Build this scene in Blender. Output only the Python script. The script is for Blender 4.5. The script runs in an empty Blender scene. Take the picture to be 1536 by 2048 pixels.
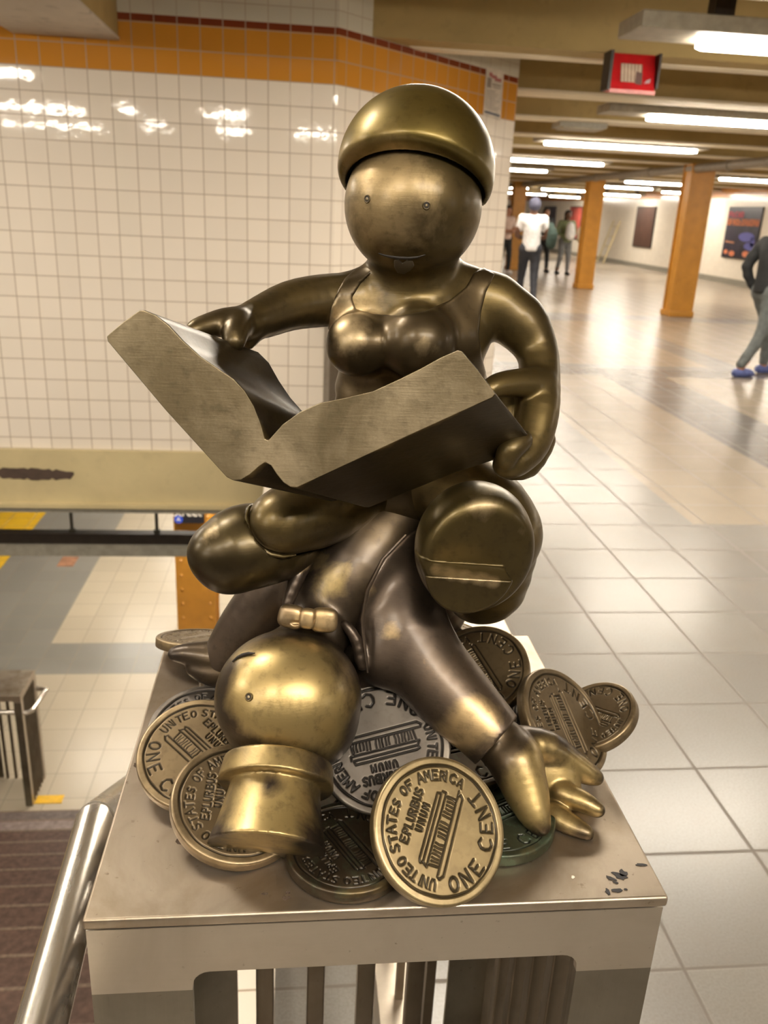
import bpy, bmesh, math, random
import numpy as np
from mathutils import Vector, Matrix
random.seed(7)
SC = bpy.context.scene
COL = SC.collection
# ------------------------------------------------------------------ camera, world, exposure
F, PITCH, ROLL, YAW = 1678.0, math.radians(19.8), math.radians(2.774), math.radians(6.426)
CAM = np.array([0.0, 0.0, 1.5])
_f = np.array([math.sin(YAW)*math.cos(PITCH), math.cos(YAW)*math.cos(PITCH), -math.sin(PITCH)])
_r = np.array([math.cos(YAW), -math.sin(YAW), 0.0]); _u = np.cross(_r, _f)
RT = _r*math.cos(ROLL)+_u*math.sin(ROLL); UP = -_r*math.sin(ROLL)+_u*math.cos(ROLL); FW = _f
cd = bpy.data.cameras.new('camera'); cam = bpy.data.objects.new('camera', cd); COL.objects.link(cam)
cd.sensor_fit = 'VERTICAL'; cd.sensor_height = 36.0; cd.sensor_width = 27.0
cd.lens = F/2048*36.0; cd.clip_start = 0.02; cd.clip_end = 200
cam.matrix_world = Matrix(((RT[0], UP[0], -FW[0], CAM[0]), (RT[1], UP[1], -FW[1], CAM[1]), (RT[2], UP[2], -FW[2], CAM[2]), (0, 0, 0, 1)))
cd.dof.use_dof = True; cd.dof.focus_distance = 0.585; cd.dof.aperture_fstop = 13.0
SC.camera = cam
w = bpy.data.worlds.new('world'); SC.world = w; w.use_nodes = True
w.node_tree.nodes['Background'].inputs[0].default_value = (1.0, 0.86, 0.68, 1)
w.node_tree.nodes['Background'].inputs[1].default_value = 0.30
SC.view_settings.view_transform = 'Standard'; SC.view_settings.look = 'None'
SC.view_settings.exposure = 0.40; SC.view_settings.gamma = 1.0; SC.view_settings.use_curve_mapping = False
LAMP_STRENGTH = 46.0
LAMP_COLOR = (1.0, 0.905, 0.765)

# ------------------------------------------------------------------ measuring helpers (world metres)
def ray(px, py): return RT*(px-768)/F - UP*(py-1024)/F + FW
def P(px, py, Y): d = ray(px, py); return CAM+d*(Y/d[1])
def PZ(px, py, z): d = ray(px, py); return CAM+d*((z-CAM[2])/d[2])
def PX(px, py, x): d = ray(px, py); return CAM+d*(x/d[0])
def scl(p): return F/float(np.dot(np.asarray(p)-CAM, FW))
def frame(px, py):   # right, up, away for the line of sight through a pixel
    fw = ray(px, py); fw = fw/np.linalg.norm(fw); rt = RT-fw*(RT@fw); rt /= np.linalg.norm(rt); return rt, np.cross(rt, fw), fw
def project(pts):
    d = pts-CAM; z = d@FW
    return 768+F*(d@RT)/z, 1024-F*(d@UP)/z

# ------------------------------------------------------------------ object helpers
def tag(o, label=None, cat=None, group=None, kind=None):
    if label: o['label'] = label
    if cat: o['category'] = cat
    if group: o['group'] = group
    if kind: o['kind'] = kind
    return o
def empty(name, loc=(0, 0, 0), rz=0):
    o = bpy.data.objects.new(name, None); COL.objects.link(o); o.location = loc; o.rotation_euler = (0, 0, rz); o.empty_display_size = .05
    return o
def link(name, me, mats, parent=None, smooth=False, world=True):
    if not isinstance(mats, (list, tuple)): mats = [mats]
    if not me.materials:
        for m in mats: me.materials.append(m)
    if smooth: me.polygons.foreach_set('use_smooth', [True]*len(me.polygons))
    o = bpy.data.objects.new(name, me); COL.objects.link(o)
    if parent is not None:
        o.parent = parent
        if world: o.matrix_parent_inverse = (Matrix.LocRotScale(parent.location, parent.rotation_euler, parent.scale) if parent.parent is None else Matrix.Identity(4)).inverted() if parent.parent is None else parent_world(parent).inverted()
    return o
def parent_world(o):
    m = Matrix.LocRotScale(o.location, o.rotation_euler, o.scale)
    if o.parent: m = parent_world(o.parent) @ o.matrix_parent_inverse @ m
    return m
class MB:
    def __init__(s): s.v = []; s.f = []; s.m = []; s.mi = 0
    def add(s, vs, fs):
        b = len(s.v); s.v += [tuple(map(float, v)) for v in vs]
        for f in fs: s.f.append([b+i for i in f]); s.m.append(s.mi)
    def box(s, a, b):
        (x0, y0, z0), (x1, y1, z1) = a, b
        s.add([(x0,y0,z0),(x1,y0,z0),(x1,y1,z0),(x0,y1,z0),(x0,y0,z1),(x1,y0,z1),(x1,y1,z1),(x0,y1,z1)],
              [(0,3,2,1),(4,5,6,7),(0,1,5,4),(1,2,6,5),(2,3,7,6),(3,0,4,7)])
    def quad(s, a, b, c, d): s.add([a, b, c, d], [(0, 1, 2, 3)])
    def prism(s, poly, z0, z1):
        n = len(poly)
        s.add([(x, y, z0) for x, y in poly]+[(x, y, z1) for x, y in poly],
              [list(range(n))[::-1], list(range(n, 2*n))]+[(i, (i+1) % n, n+(i+1) % n, n+i) for i in range(n)])
    def tube(s, pts, r, n=16, cap=True):
        pts = [np.array(p, float) for p in pts]; rs = r if isinstance(r, (list, tuple)) else [r]*len(pts)
        rings = []; t0 = None; nx = None
        for i, p in enumerate(pts):
            t = (pts[min(i+1, len(pts)-1)]-pts[max(i-1, 0)]); t = t/np.linalg.norm(t)
            if nx is None:
                h = np.array([0, 0, 1.]) if abs(t[2]) < .9 else np.array([1., 0, 0]); nx = np.cross(h, t)
            nx = nx-t*np.dot(nx, t); nx /= np.linalg.norm(nx); ny = np.cross(t, nx)
            k = 1.0
            if 0 < i < len(pts)-1:
                a = pts[i]-pts[i-1]; b = pts[i+1]-pts[i]; c = np.dot(a, b)/np.linalg.norm(a)/np.linalg.norm(b)
                k = 1/max(.5, math.sqrt((1+c)/2))
            rings.append([p+rs[i]*(math.cos(2*math.pi*j/n)*nx*1+math.sin(2*math.pi*j/n)*ny) for j in range(n)])
        vs = [v for q in rings for v in q]; fs = []
        for i in range(len(pts)-1):
            for j in range(n): fs.append((i*n+j, i*n+(j+1) % n, (i+1)*n+(j+1) % n, (i+1)*n+j))
        if cap: fs.append(list(range(n))[::-1]); fs.append([(len(pts)-1)*n+j for j in range(n)])
        s.add(vs, fs)
    def build(s, name, mats, parent=None, bevel=0, smooth=False, seg=2, ang=40):
        me = bpy.data.meshes.new(name); me.from_pydata(s.v, [], s.f)
        for p, m in zip(me.polygons, s.m): p.material_index = m
        bm = bmesh.new(); bm.from_mesh(me); bmesh.ops.recalc_face_normals(bm, faces=bm.faces); bm.to_mesh(me); bm.free()
        o = link(name, me, mats, parent, smooth)
        if bevel:
            b = o.modifiers.new('bevel', 'BEVEL'); b.width = bevel; b.segments = seg; b.limit_method = 'ANGLE'; b.angle_limit = math.radians(ang)
            me.polygons.foreach_set('use_smooth', [True]*len(me.polygons))
            wn = o.modifiers.new('wn', 'WEIGHTED_NORMAL'); wn.keep_sharp = True
        elif smooth:
            me.set_sharp_from_angle(angle=math.radians(35))
        return o

# ------------------------------------------------------------------ materials
class NT:
    def __init__(s, name):
        s.m = bpy.data.materials.new(name); s.m.use_nodes = True; s.n = s.m.node_tree.nodes; s.l = s.m.node_tree.links
        s.b = s.n['Principled BSDF']
    def new(s, t, **k):
        n = s.n.new(t)
        for a, v in k.items(): setattr(n, a, v)
        return n
    def link(s, a, b): s.l.new(a, b)
    def setv(s, n, i, v):
        if hasattr(v, 'links') or isinstance(v, bpy.types.NodeSocket): s.l.new(v, n.inputs[i])
        else: n.inputs[i].default_value = v
    def math(s, op, a, b=0.0, c=None):
        n = s.new('ShaderNodeMath', operation=op); s.setv(n, 0, a); s.setv(n, 1, b)
        if c is not None: s.setv(n, 2, c)
        return n.outputs[0]
    def mix(s, f, a, b):
        n = s.new('ShaderNodeMix', data_type='RGBA'); s.setv(n, 0, f); s.setv(n, 6, a); s.setv(n, 7, b); return n.outputs[2]
    def noise(s, co, scale=5, detail=4, rough=.55, dist=0):
        n = s.new('ShaderNodeTexNoise'); s.l.new(co, n.inputs['Vector']); n.inputs['Scale'].default_value = scale
        n.inputs['Detail'].default_value = detail; n.inputs['Roughness'].default_value = rough; n.inputs['Distortion'].default_value = dist
        return n.outputs[0]
    def ramp(s, v, a, b):
        n = s.new('ShaderNodeMapRange', clamp=True); s.setv(n, 0, v); n.inputs[1].default_value = a; n.inputs[2].default_value = b; return n.outputs[0]
    def obj(s): return s.new('ShaderNodeTexCoord').outputs['Object']
    def mapping(s, co, sc=(1, 1, 1), rot=(0, 0, 0), loc=(0, 0, 0)):
        n = s.new('ShaderNodeMapping'); s.l.new(co, n.inputs[0]); n.inputs['Scale'].default_value = sc; n.inputs['Rotation'].default_value = rot
        n.inputs['Location'].default_value = loc; return n.outputs[0]
    def bump(s, h, strength=.3, dist=.001):
        n = s.new('ShaderNodeBump'); n.inputs['Strength'].default_value = strength; n.inputs['Distance'].default_value = dist
        s.l.new(h, n.inputs['Height']); s.l.new(n.outputs[0], s.b.inputs['Normal']); return n
    def xyz(s, co):
        n = s.new('ShaderNodeSeparateXYZ'); s.l.new(co, n.inputs[0]); return n.outputs
    def put(s, k, v): s.setv(s.b, k, v)
def c4(c): return (c[0], c[1], c[2], 1.0)
def plain(name, col, rough=.5, metal=0.0, nz=.15, scale=20, bump=0.0, spec=.5):
    t = NT(name); co = t.obj(); n = t.noise(co, scale, 5)
    t.put('Base Color', t.mix(t.ramp(n, .3, .7), c4([x*(1-nz) for x in col]), c4([min(1, x*(1+nz)) for x in col])))
    t.put('Roughness', rough); t.put('Metallic', metal); t.put('Specular IOR Level', spec)
    if bump: t.bump(n, bump, .002)
    return t.m
def emit(name, col, st):
    t = NT(name); t.put('Base Color', c4(col)); t.put('Emission Color', c4(col)); t.put('Emission Strength', st); return t.m

def bronze(name, dark, mid, bright, rough=.34, brush=.25, bias=0.0, green=0.0):
    """cast bronze: brown patina rubbed through to brass where the 'wear' attribute says people touch it"""
    t = NT(name); co = t.obj()
    at = t.new('ShaderNodeAttribute', attribute_name='wear_lit').outputs['Fac']
    n1 = t.noise(co, 22, 6, .6, .4); n2 = t.noise(co, 140, 5, .6); n3 = t.noise(co, 9, 4, .5, .8)
    wv = t.math('ADD', at, t.math('MULTIPLY', t.math('SUBTRACT', n1, .5), 1.3))
    wv = t.math('ADD', wv, bias)
    base = t.mix(t.ramp(n3, .35, .65), c4(dark), c4(mid))
    col = t.mix(t.ramp(wv, .35, .75), base, c4(bright))
    col = t.mix(t.math('MULTIPLY', t.ramp(n2, .52, .72), .35), col, c4([x*.45 for x in dark]))
    if green:
        gn = t.noise(co, 60, 5, .7)
        z = t.xyz(co)[2]
        col = t.mix(t.math('MULTIPLY', t.ramp(gn, .5, .6), green), col, (.12, .22, .14, 1))
    gr = t.new('ShaderNodeAttribute', attribute_name='groove').outputs['Fac']
    col = t.mix(gr, col, c4([x*.22 for x in dark]))
    t.put('Base Color', col); t.put('Metallic', .85); t.put('Coat Weight', .28); t.put('Coat Roughness', .24)
    br = t.noise(t.mapping(co, (60, 60, 700), (.3, .2, .5)), 1.0, 4, .7)
    rr = t.math('ADD', t.math('MULTIPLY', t.math('SUBTRACT', n1, .5), .25), rough)
    rr = t.math('ADD', rr, t.math('MULTIPLY', gr, .3))
    t.put('Roughness', t.math('ADD', rr, .085))
    hh = t.math('ADD', t.math('MULTIPLY', br, .5), t.math('MULTIPLY', n2, .5))
    t.bump(hh, brush, .0006)
    return t.m
DK, MD, BR = (.055, .039, .019), (.13, .092, .032), (.40, .29, .14)
M_body = bronze('bronze_figure', DK, MD, (.36, .265, .135), .36, .4)
M_hat = bronze('bronze_olive_gold', (.10, .072, .018), (.16, .115, .028), (.30, .215, .09), .33)
M_gold = bronze('bronze_rubbed_gold', (.20, .13, .04), (.36, .24, .075), (.55, .38, .16), .27, bias=.25)
M_coat = bronze('bronze_coat', (.065, .048, .037), (.12, .088, .062), (.46, .33, .17), .36, .3)
M_dress = bronze('bronze_dress', DK, (.10, .070, .033), (.38, .29, .165), .34)
M_page = bronze('bronze_page_edge', (.24, .19, .11), (.33, .26, .155), (.50, .41, .27), .40, .6, .1)
M_cover = bronze('bronze_cover', (.032, .022, .010), (.058, .04, .016), (.26, .185, .08), .36, .35)
M_shoe = bronze('bronze_shoe', (.05, .036, .016), (.10, .072, .024), (.33, .25, .14), .32)
M_coin = bronze('bronze_coin', (.145, .106, .058), (.225, .165, .092), (.38, .285, .16), .36, .25)
M_coin_gold = bronze('bronze_coin_gold', (.17, .125, .06), (.26, .195, .10), (.38, .295, .16), .33, .25, .1)
M_coin_grey = bronze('bronze_coin_grey', (.10, .085, .072), (.17, .148, .125), (.28, .25, .21), .38, .25)
M_coin_dark = bronze('bronze_coin_dark', (.05, .036, .022), (.085, .06, .034), (.20, .14, .05), .4, .5, -.1, .12)
M_verd = bronze('bronze_green_edge', (.045, .055, .035), (.08, .085, .05), (.20, .15, .06), .5, .4, -.1, .28)

def steel_mat(name, col=(.62, .575, .51), rough=.3, dirt=.35, stretch=(3, 60, 60), spot=.5):
    t = NT(name); co = t.obj(); n = t.noise(co, 9, 6, .6, .5); br = t.noise(t.mapping(co, stretch), 6, 4, .7)
    spots = t.noise(co, 130, 4, .6)
    col2 = t.mix(t.math('MULTIPLY', t.ramp(n, .42, .72), dirt), c4(col), c4([col[0]*.48, col[1]*.42, col[2]*.33]))
    col2 = t.mix(t.math('MULTIPLY', t.ramp(spots, .66, .74), spot), col2, (.12, .08, .05, 1))
    t.put('Base Color', col2); t.put('Metallic', .95)
    t.put('Roughness', t.math('ADD', t.math('MULTIPLY', br, .22), rough-.06)); t.bump(br, .12, .0006)
    return t.m
M_steel = steel_mat('brushed_steel', (.52, .465, .39), .34, .35)
M_steel_leg_dim = steel_mat('steel_leg_dim_reflection', (.25, .225, .18), .42, .5, (60, 60, 3))  # legs coloured darker to paint the dim reflection below the top band
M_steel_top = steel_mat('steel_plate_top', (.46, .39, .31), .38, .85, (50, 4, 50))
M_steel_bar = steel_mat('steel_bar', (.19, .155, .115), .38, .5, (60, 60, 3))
M_tube = steel_mat('polished_steel_tube', (.66, .62, .56), .20, .04, (6, 1, 6), 0.0)

def tile_mat(name, size, col_fn, grout, gw=.0035, rough=.12, origin=(0, 0, 0), axes=(0, 2), bumpy=.25, speck=0.0, var=.06, rotz=0.0):
    """square tiles; col_fn(t, u, v, co) gives the tile colour socket/value"""
    t = NT(name); co = t.obj()
    if rotz: co = t.mapping(co, rot=(0, 0, rotz))
    s = t.xyz(co)
    u, v = s[axes[0]], s[axes[1]]
    def cell(a, o):
        q = t.math('DIVIDE', t.math('SUBTRACT', a, o), size)
        return t.math('FLOOR', q), t.math('FRACT', t.math('ADD', q, 1000.0))
    iu, fu = cell(u, origin[0]); iv, fv = cell(v, origin[1])
    du = t.math('MINIMUM', fu, t.math('SUBTRACT', 1.0, fu)); dv = t.math('MINIMUM', fv, t.math('SUBTRACT', 1.0, fv))
    d = t.math('MULTIPLY', t.math('MINIMUM', du, dv), size)
    g = t.math('SUBTRACT', 1.0, t.ramp(d, gw*.35, gw))
    cb = t.new('ShaderNodeCombineXYZ'); t.link(iu, cb.inputs[0]); t.link(iv, cb.inputs[1])
    wn = t.new('ShaderNodeTexWhiteNoise', noise_dimensions='3D'); t.link(cb.outputs[0], wn.inputs['Vector'])
    col = col_fn(t, u, v, co)
    if not isinstance(col, bpy.types.NodeSocket):
        rgb = t.new('ShaderNodeRGB'); rgb.outputs[0].default_value = c4(col); col = rgb.outputs[0]
    hsv = t.new('ShaderNodeHueSaturation'); t.link(col, hsv.inputs['Color'])
    t.link(t.math('ADD', t.math('MULTIPLY', wn.outputs['Value'], var), 1-var/2), hsv.inputs['Value'])
    col = hsv.outputs[0]
    if speck:
        sp = t.noise(co, 170, 3, .7); big = t.noise(co, 3.5, 5, .6)
        col = t.mix(t.math('MULTIPLY', t.ramp(sp, .42, .62), speck), col, (.19, .16, .135, 1))
        col = t.mix(t.math('MULTIPLY', t.ramp(big, .45, .75), .35), col, (.24, .20, .16, 1))
    t.put('Base Color', t.mix(g, col, c4(grout)))
    rn = t.noise(co, 6, 4, .6)
    t.put('Roughness', t.math('ADD', t.math('MULTIPLY', rn, .0), t.math('ADD', t.math('MULTIPLY', g, .6), rough)))
    wob = t.noise(co, 14, 2, .5)
    h = t.math('ADD', t.math('MULTIPLY', g, -.25), t.math('MULTIPLY', wob, bumpy))
    h = t.math('ADD', h, t.math('MULTIPLY', t.math('MULTIPLY', t.math('SUBTRACT', wn.outputs['Value'], .5), fu), bumpy*1.5))
    t.bump(h, .5, .002)
    return t.m
WALL_W = (.86, .775, .665)
def wall_cols(t, u, v, co):
    s = t.xyz(co); z = s[2]
    a = t.math('GREATER_THAN', z, 2.146); b = t.math('GREATER_THAN', z, 2.395); c = t.math('GREATER_THAN', z, 2.43)
    col = t.mix(a, c4(WALL_W), (.62, .265, .035, 1)); col = t.mix(b, col, (.20, .04, .015, 1)); return t.mix(c, col, (.60, .56, .46, 1))
TS = .1222
M_wall = tile_mat('wall_tile', TS, wall_cols, (.40, .31, .22), .0036, .045, (-1.396, 2.146), (0, 2), .5)
M_wall_ch = tile_mat('wall_tile_chamfer', TS, wall_cols, (.40, .31, .22), .0036, .06, (.02, 2.146), (0, 2), .5, rotz=-math.pi/4)
M_wall_x = tile_mat('wall_tile_side', TS, wall_cols, (.40, .31, .22), .0036, .1, (.1, 2.146), (1, 2), .5)
def far_cols(t, u, v, co):
    z = t.xyz(co)[2]
    return t.mix(t.math('GREATER_THAN', z, 2.24), (.90, .83, .72, 1), (.58, .23, .035, 1))
M_wall_far = tile_mat('wall_tile_far', TS, far_cols, (.70, .62, .50), .003, .2, (.1, 2.24), (1, 2), .1)
M_wall_farx = tile_mat('wall_tile_end', TS, far_cols, (.70, .62, .50), .003, .2, (.1, 2.24), (0, 2), .1)
FT = .3365
GREY_T, BEIGE_T = (.262, .247, .225), (.365, .305, .23)
def floor_cols(t, u, v, co):
    def rng(s, a, b): return t.math('MULTIPLY', t.math('GREATER_THAN', s, a), t.math('LESS_THAN', s, b))
    m = t.math('MULTIPLY', rng(u, 2.11, 3.12), rng(v, 4.0, 8.35))
    m = t.math('MAXIMUM', m, t.math('MULTIPLY', rng(u, 3.80, 12.0), rng(v, 1.6, 8.35)))
    m = t.math('MAXIMUM', m, t.math('MULTIPLY', rng(u, 2.11, 4.6), rng(v, 9.0, 13.0)))
    m = t.math('MAXIMUM', m, t.math('MULTIPLY', rng(u, 5.0, 8.2), rng(v, 8.7, 13.4)))
    m = t.math('MAXIMUM', m, t.math('MULTIPLY', rng(u, 1.6, 12.0), rng(v, 14.1, 60.0)))
    m = t.math('MAXIMUM', m, t.math('MULTIPLY', rng(u, 8.5, 12.0), rng(v, 2, 60.0)))
    dk = t.math('MAXIMUM', t.math('MULTIPLY', rng(u, 3.12, 3.80), rng(v, 3, 8.35)), rng(v, 8.35, 8.75))
    c = t.mix(dk, c4(GREY_T), (.15, .138, .13, 1))
    return t.mix(m, c, c4(BEIGE_T))
M_floor = tile_mat('floor_tile', FT, floor_cols, (.20, .175, .15), .0065, .26, (1.175, .2755), (0, 1), .12, .38, .12)
def low_cols(t, u, v, co):
    def rng(s, a, b): return t.math('MULTIPLY', t.math('GREATER_THAN', s, a), t.math('LESS_THAN', s, b))
    m = t.math('MAXIMUM', t.math('MULTIPLY', rng(u, -2.74, 3), rng(v, 8.76, 30)), rng(v, 0, 8.08))
    c = t.mix(m, (.26, .245, .215, 1), (.50, .43, .32, 1))
    y = t.math('MULTIPLY', rng(u, -6, -3.96), rng(v, 0, 60))
    return t.mix(y, c, (.85, .52, .03, 1))
M_low = tile_mat('platform_tile', FT, low_cols, (.36, .31, .24), .006, .28, (-2.74, 8.08), (0, 1), .12, .0, .10)
def concrete(name, col, peel=(.62, .56, .46), amt=.0, rough=.75, spots=.25):
    t = NT(name); co = t.obj(); n = t.noise(co, 1.4, 7, .62, .6); n2 = t.noise(co, 11, 6, .65)
    c = t.mix(t.ramp(n, .35, .7), c4(col), c4([x*.78 for x in col]))
    c = t.mix(t.math('MULTIPLY', t.ramp(n2, .56, .68), spots), c, c4([x*.45 for x in col]))
    if amt: c = t.mix(t.math('MULTIPLY', t.ramp(t.noise(co, 5, 5, .7), .4, .5), amt), c, c4(peel))
    t.put('Base Color', c); t.put('Roughness', rough); t.bump(n2, .4, .006); return t.m
M_ceil = concrete('ceiling_paint', (.42, .30, .115))
M_flange = concrete('beam_flange_paint', (.84, .74, .56), spots=.12)
M_cream = concrete('cream_beam_paint', (.66, .55, .31), rough=.55, spots=.12)
M_peel = concrete('peeling_white_paint', (.62, .55, .47), spots=.5)
M_dark = plain('black_metal', (.03, .022, .016), .5)
M_grey = plain('grey_paint', (.30, .28, .23), .5)
M_orange = plain('orange_brown_paint', (.50, .225, .028), .42, 0, .12, 6)
M_sleeve = plain('lamp_housing', (.34, .30, .23), .5)
M_lamp = emit('lamp_lens', LAMP_COLOR, LAMP_STRENGTH)
M_fill_low = emit('fill_lens_platform', LAMP_COLOR, LAMP_STRENGTH*1.7)
M_tread = plain('stair_tread', (.11, .062, .045), .55, 0, .4, 30)
M_tread_l = plain('stair_tread_dusty', (.27, .21, .19), .55, 0, .3, 30)
M_nose = plain('stair_nosing', (.22, .16, .12), .5, .3, .3, 60)
M_riser = plain('stair_riser', (.055, .035, .025), .7)
M_track = plain('track_bed', (.04, .032, .025), .9)
M_pipe = plain('conduit_paint', (.26, .22, .17), .5)
M_red = plain('red_box_paint', (.50, .006, .01), .35)
M_white = plain('paper_white', (.72, .66, .58), .6)
M_black = plain('ink_black', (.02, .018, .02), .6)
M_base = plain('dark_base', (.13, .095, .07), .6)

# ------------------------------------------------------------------ the setting
def struct(name, mb, mats, **k): return tag(mb.build(name, mats, **k), kind='structure')
LOWZ = -3.3
m = MB(); m.box((-.15, -7, -.38), (12, 5.25, 0)); m.box((-6, 5.25, -.38), (12, 46, 0)); m.box((-6, -7, -.38), (-.15, -.05, 0)); struct('floor_mezzanine', m, M_floor)
m = MB(); m.box((-4.62, -7, LOWZ-.4), (12, 46, LOWZ)); m.box((-5.0, -7, LOWZ-.4), (-4.62, 46, LOWZ-.05)); struct('floor_platform', m, M_low)
m = MB(); m.box((-9, -7, LOWZ-1.4), (-5.0, 46, LOWZ-1.2)); struct('floor_trackbed', m, M_track)
m = MB(); m.box((-9.2, -7, LOWZ-1.4), (-9.0, 46, 3)); struct('wall_left', m, M_wall_x)
WY = 5.25; CX = .214
m = MB(); m.box((-9, WY, 0), (CX, WY+.3, 2.95)); struct('wall_back', m, M_wall)
c1 = (1.563, WY+1.349)
m = MB(); m.prism([(CX, WY), c1, (c1[0]-.2, c1[1]+.2), (CX-.2, WY+.2)], 0, 2.95); struct('wall_corner', m, M_wall_ch)
m = MB(); m.box((c1[0]-.2, c1[1], 0), (c1[0], 46, 2.95)); struct('wall_middle', m, M_wall_x)
RX = 11.94
m = MB(); m.box((RX, -7, 0), (RX+.2, 46, 2.95)); struct('wall_right', m, M_wall_far)
m = MB(); m.box((c1[0], 44, 0), (RX, 44.2, 2.95)); struct('wall_end', m, M_wall_farx)
m = MB(); m.box((-9, -7.2, -.38), (RX, -7, 2.95)); struct('wall_unseen_dark', m, plain('unseen_wall_darkening', (.07, .055, .04), .6))  # added unseen wall, coloured dark so the bronze reflects darkness
m = MB(); m.box((RX-.02, -7, 0), (RX, 44, .14)); struct('baseboard_right', m, M_grey)
m = MB(); m.box((-9.2, -7.2, 2.95), (RX+.2, 46, 3.1)); struct('ceiling', m, M_ceil)
# cream edge beam under the tiled wall, with its lip
m = MB(); m.box((-9, WY-.03, -.35), (-.15, WY+.25, -.002)); m.box((-9, WY-.07, -.375), (-.15, WY+.25, -.35)); m.mi = 1; m.box((-9, WY-.05, -.41), (-.15, WY+.25, -.375))
struct('trim_1', m, [M_cream, M_grey])
# brown patch where paint has come off the beam
def blob_strip(pts, y, th=.004):
    n = len(pts); v = [(x, y, z) for x, z in pts]+[(x, y-th, z) for x, z in pts]
    mb = MB(); mb.add(v, [list(range(n)), list(range(n, 2*n))[::-1]]+[(i, (i+1) % n, n+(i+1) % n, n+i) for i in range(n)]); return mb
rs = random.Random(3); top = []; bot = []
for i in range(26):
    a = i/25; px = -30+178*a; py = 944+6*a
    wd = 5+5*math.sin(a*3.0)+rs.uniform(-2.5, 2.5); 
    if i == 25: wd = 1.5; py -= 4
    q = P(px, py-wd, WY-.03); top.append((q[0], q[2])); q = P(px, py+wd+rs.uniform(0, 2), WY-.03); bot.append((q[0], q[2]))
struct('trim_2', blob_strip(top+bot[::-1], WY-.0302), plain('bare_brown_patch', (.085, .055, .04), .8))
# stainless corner guard
m = MB(); gz = P(668, 640, WY)[2]
m.prism([(CX-.045, WY-.006), (CX+.002, WY-.006), (CX+.034, WY+.027), (CX+.030, WY+.033), (CX, WY-.001), (CX-.045, WY-.001)], 0.0, gz); struct('trim_3', m, M_steel)
# concrete beam over the stairwell, running toward the viewer
m = MB(); m.box((-1.52, -7, 2.31), (-.975, WY, 2.95)); m.mi = 1; m.box((-1.525, -7, 2.295), (-.97, WY, 2.31)); struct('ceiling_beam', m, [M_ceil, M_peel])
# cross beams
def cross_beam(y0, y1, x0, first=False):
    m = MB()
    if first:
        m.prism([(CX+(y0-WY), y0), (RX, y0), (RX, y1), (CX+(y1-WY), y1)], 2.432, 2.95)
        m.mi = 1; m.prism([(CX+(y1-WY)-.08, y1-.11), (RX, y1-.11), (RX, y1+.02), (CX+(y1-WY), y1+.02)], 2.425, 2.445)
    else:
        m.box((x0, y0, 2.445), (RX, y1, 2.95)); m.mi = 1; m.box((x0, y0-.03, 2.425), (RX, y1+.03, 2.445))
    struct('ceiling_beam', m, [M_ceil, M_flange])
cross_beam(5.45, 5.77, 0, True)
for y in (7.2, 8.98, 10.8, 12.6, 14.4, 16.2, 18.0, 19.8, 22, 24.5, 27, 30, 33, 37, 41): cross_beam(y, y+.27, c1[0])
for y in (3.7, 1.9, .1, -1.7, -3.5, -5.3): cross_beam(y, y+.27, -.6)

# stairs down to the platform
m = MB()
NS, RUN, RISE = 19, .316, 3.3/19
for k in range(NS-1):
    z = -RISE*(k+1); y0 = RUN*k; y1 = RUN*(k+1)
    m.mi = 1 if k in (NS-3,) else (2 if k in (NS-2,) else 0)
    m.box((-2.6, y0-.02, z-.04), (-.152, y1, z))
    m.mi = 3; m.box((-2.6, y1-.002, z-.035), (-.152, y1+.014, z+.001))
    m.mi = 4; m.box((-2.6, y1-.035, z-RISE+.001), (-.152, y1-.012, z-.04))
struct('stairs', m, [M_tread, M_tread_l, plain('stair_tread_purple', (.15, .115, .10), .5, 0, .35, 25), M_nose, M_riser])
# tiled stair side wall and curb along the railing
m = MB(); 
m.add([(-.152, -.05, -.02), (-.152, 6.0, LOWZ), (-.152, 6.0, LOWZ-.1), (-.152, -.05, -3.4), (-.11, -.05, -.38), (-.11, 6.0, LOWZ), (-.11, 6.0, LOWZ-.1), (-.11, -.05, -3.4)],
      [(0, 1, 2, 3), (4, 7, 6, 5), (0, 4, 5, 1), (1, 5, 6, 2)])
m.box((-.165, -.3, -.02), (-.03, 5.2, .10)); struct('wall_stair', m, M_wall_x)
# yellow marker tile and access cover on the platform floor
a = PZ(60, 1616, LOWZ); 
m = MB(); m.box((a[0]+.02, 6.0, LOWZ), (a[0]+.24, 6.10, LOWZ+.006)); struct('trim_4', m, plain('yellow_marker', (.85, .50, .02), .5))
a = PZ(113, 1133, LOWZ); b = PZ(158, 1114, LOWZ)
m = MB(); m.box((a[0], a[1], LOWZ), (b[0], b[1], LOWZ+.006)); struct('trim_5', m, plain('rusty_cover', (.36, .17, .09), .7, 0, .4, 8))

# ------------------------------------------------------------------ lamps
def lamp(x0, x1, y, z, label, left_margin=.12, grp='fluorescent ceiling lamps over the concourse', wd=.16):
    t = tag(empty('ceiling_lamp', ((x0+x1)/2, y, z)), label, 'lamp', grp)
    m = MB(); h = .085; q = wd
    m.prism([(x0-left_margin, y-q), (x1+left_margin, y-q), (x1+left_margin, y+q), (x0-left_margin, y+q)], z+.012, z+h); m.build('housing', M_sleeve, t, bevel=.008)
    m = MB(); yy = q*.62; m.prism([(x0, y-yy*.5), (x0+.05, y-yy), (x1-.05, y-yy), (x1, y-yy*.5), (x1, y+yy*.5), (x1-.05, y+yy), (x0+.05, y+yy), (x0, y+yy*.5)], z-.022, z+.012); m.build('lens', M_lamp, t)
    for xx in (x0+.08, x1-.08): m = MB(); m.box((xx-.05, y-.04, z+h), (xx+.05, y+.04, 2.95)); m.build('hanger', M_dark, t)
    return t
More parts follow.
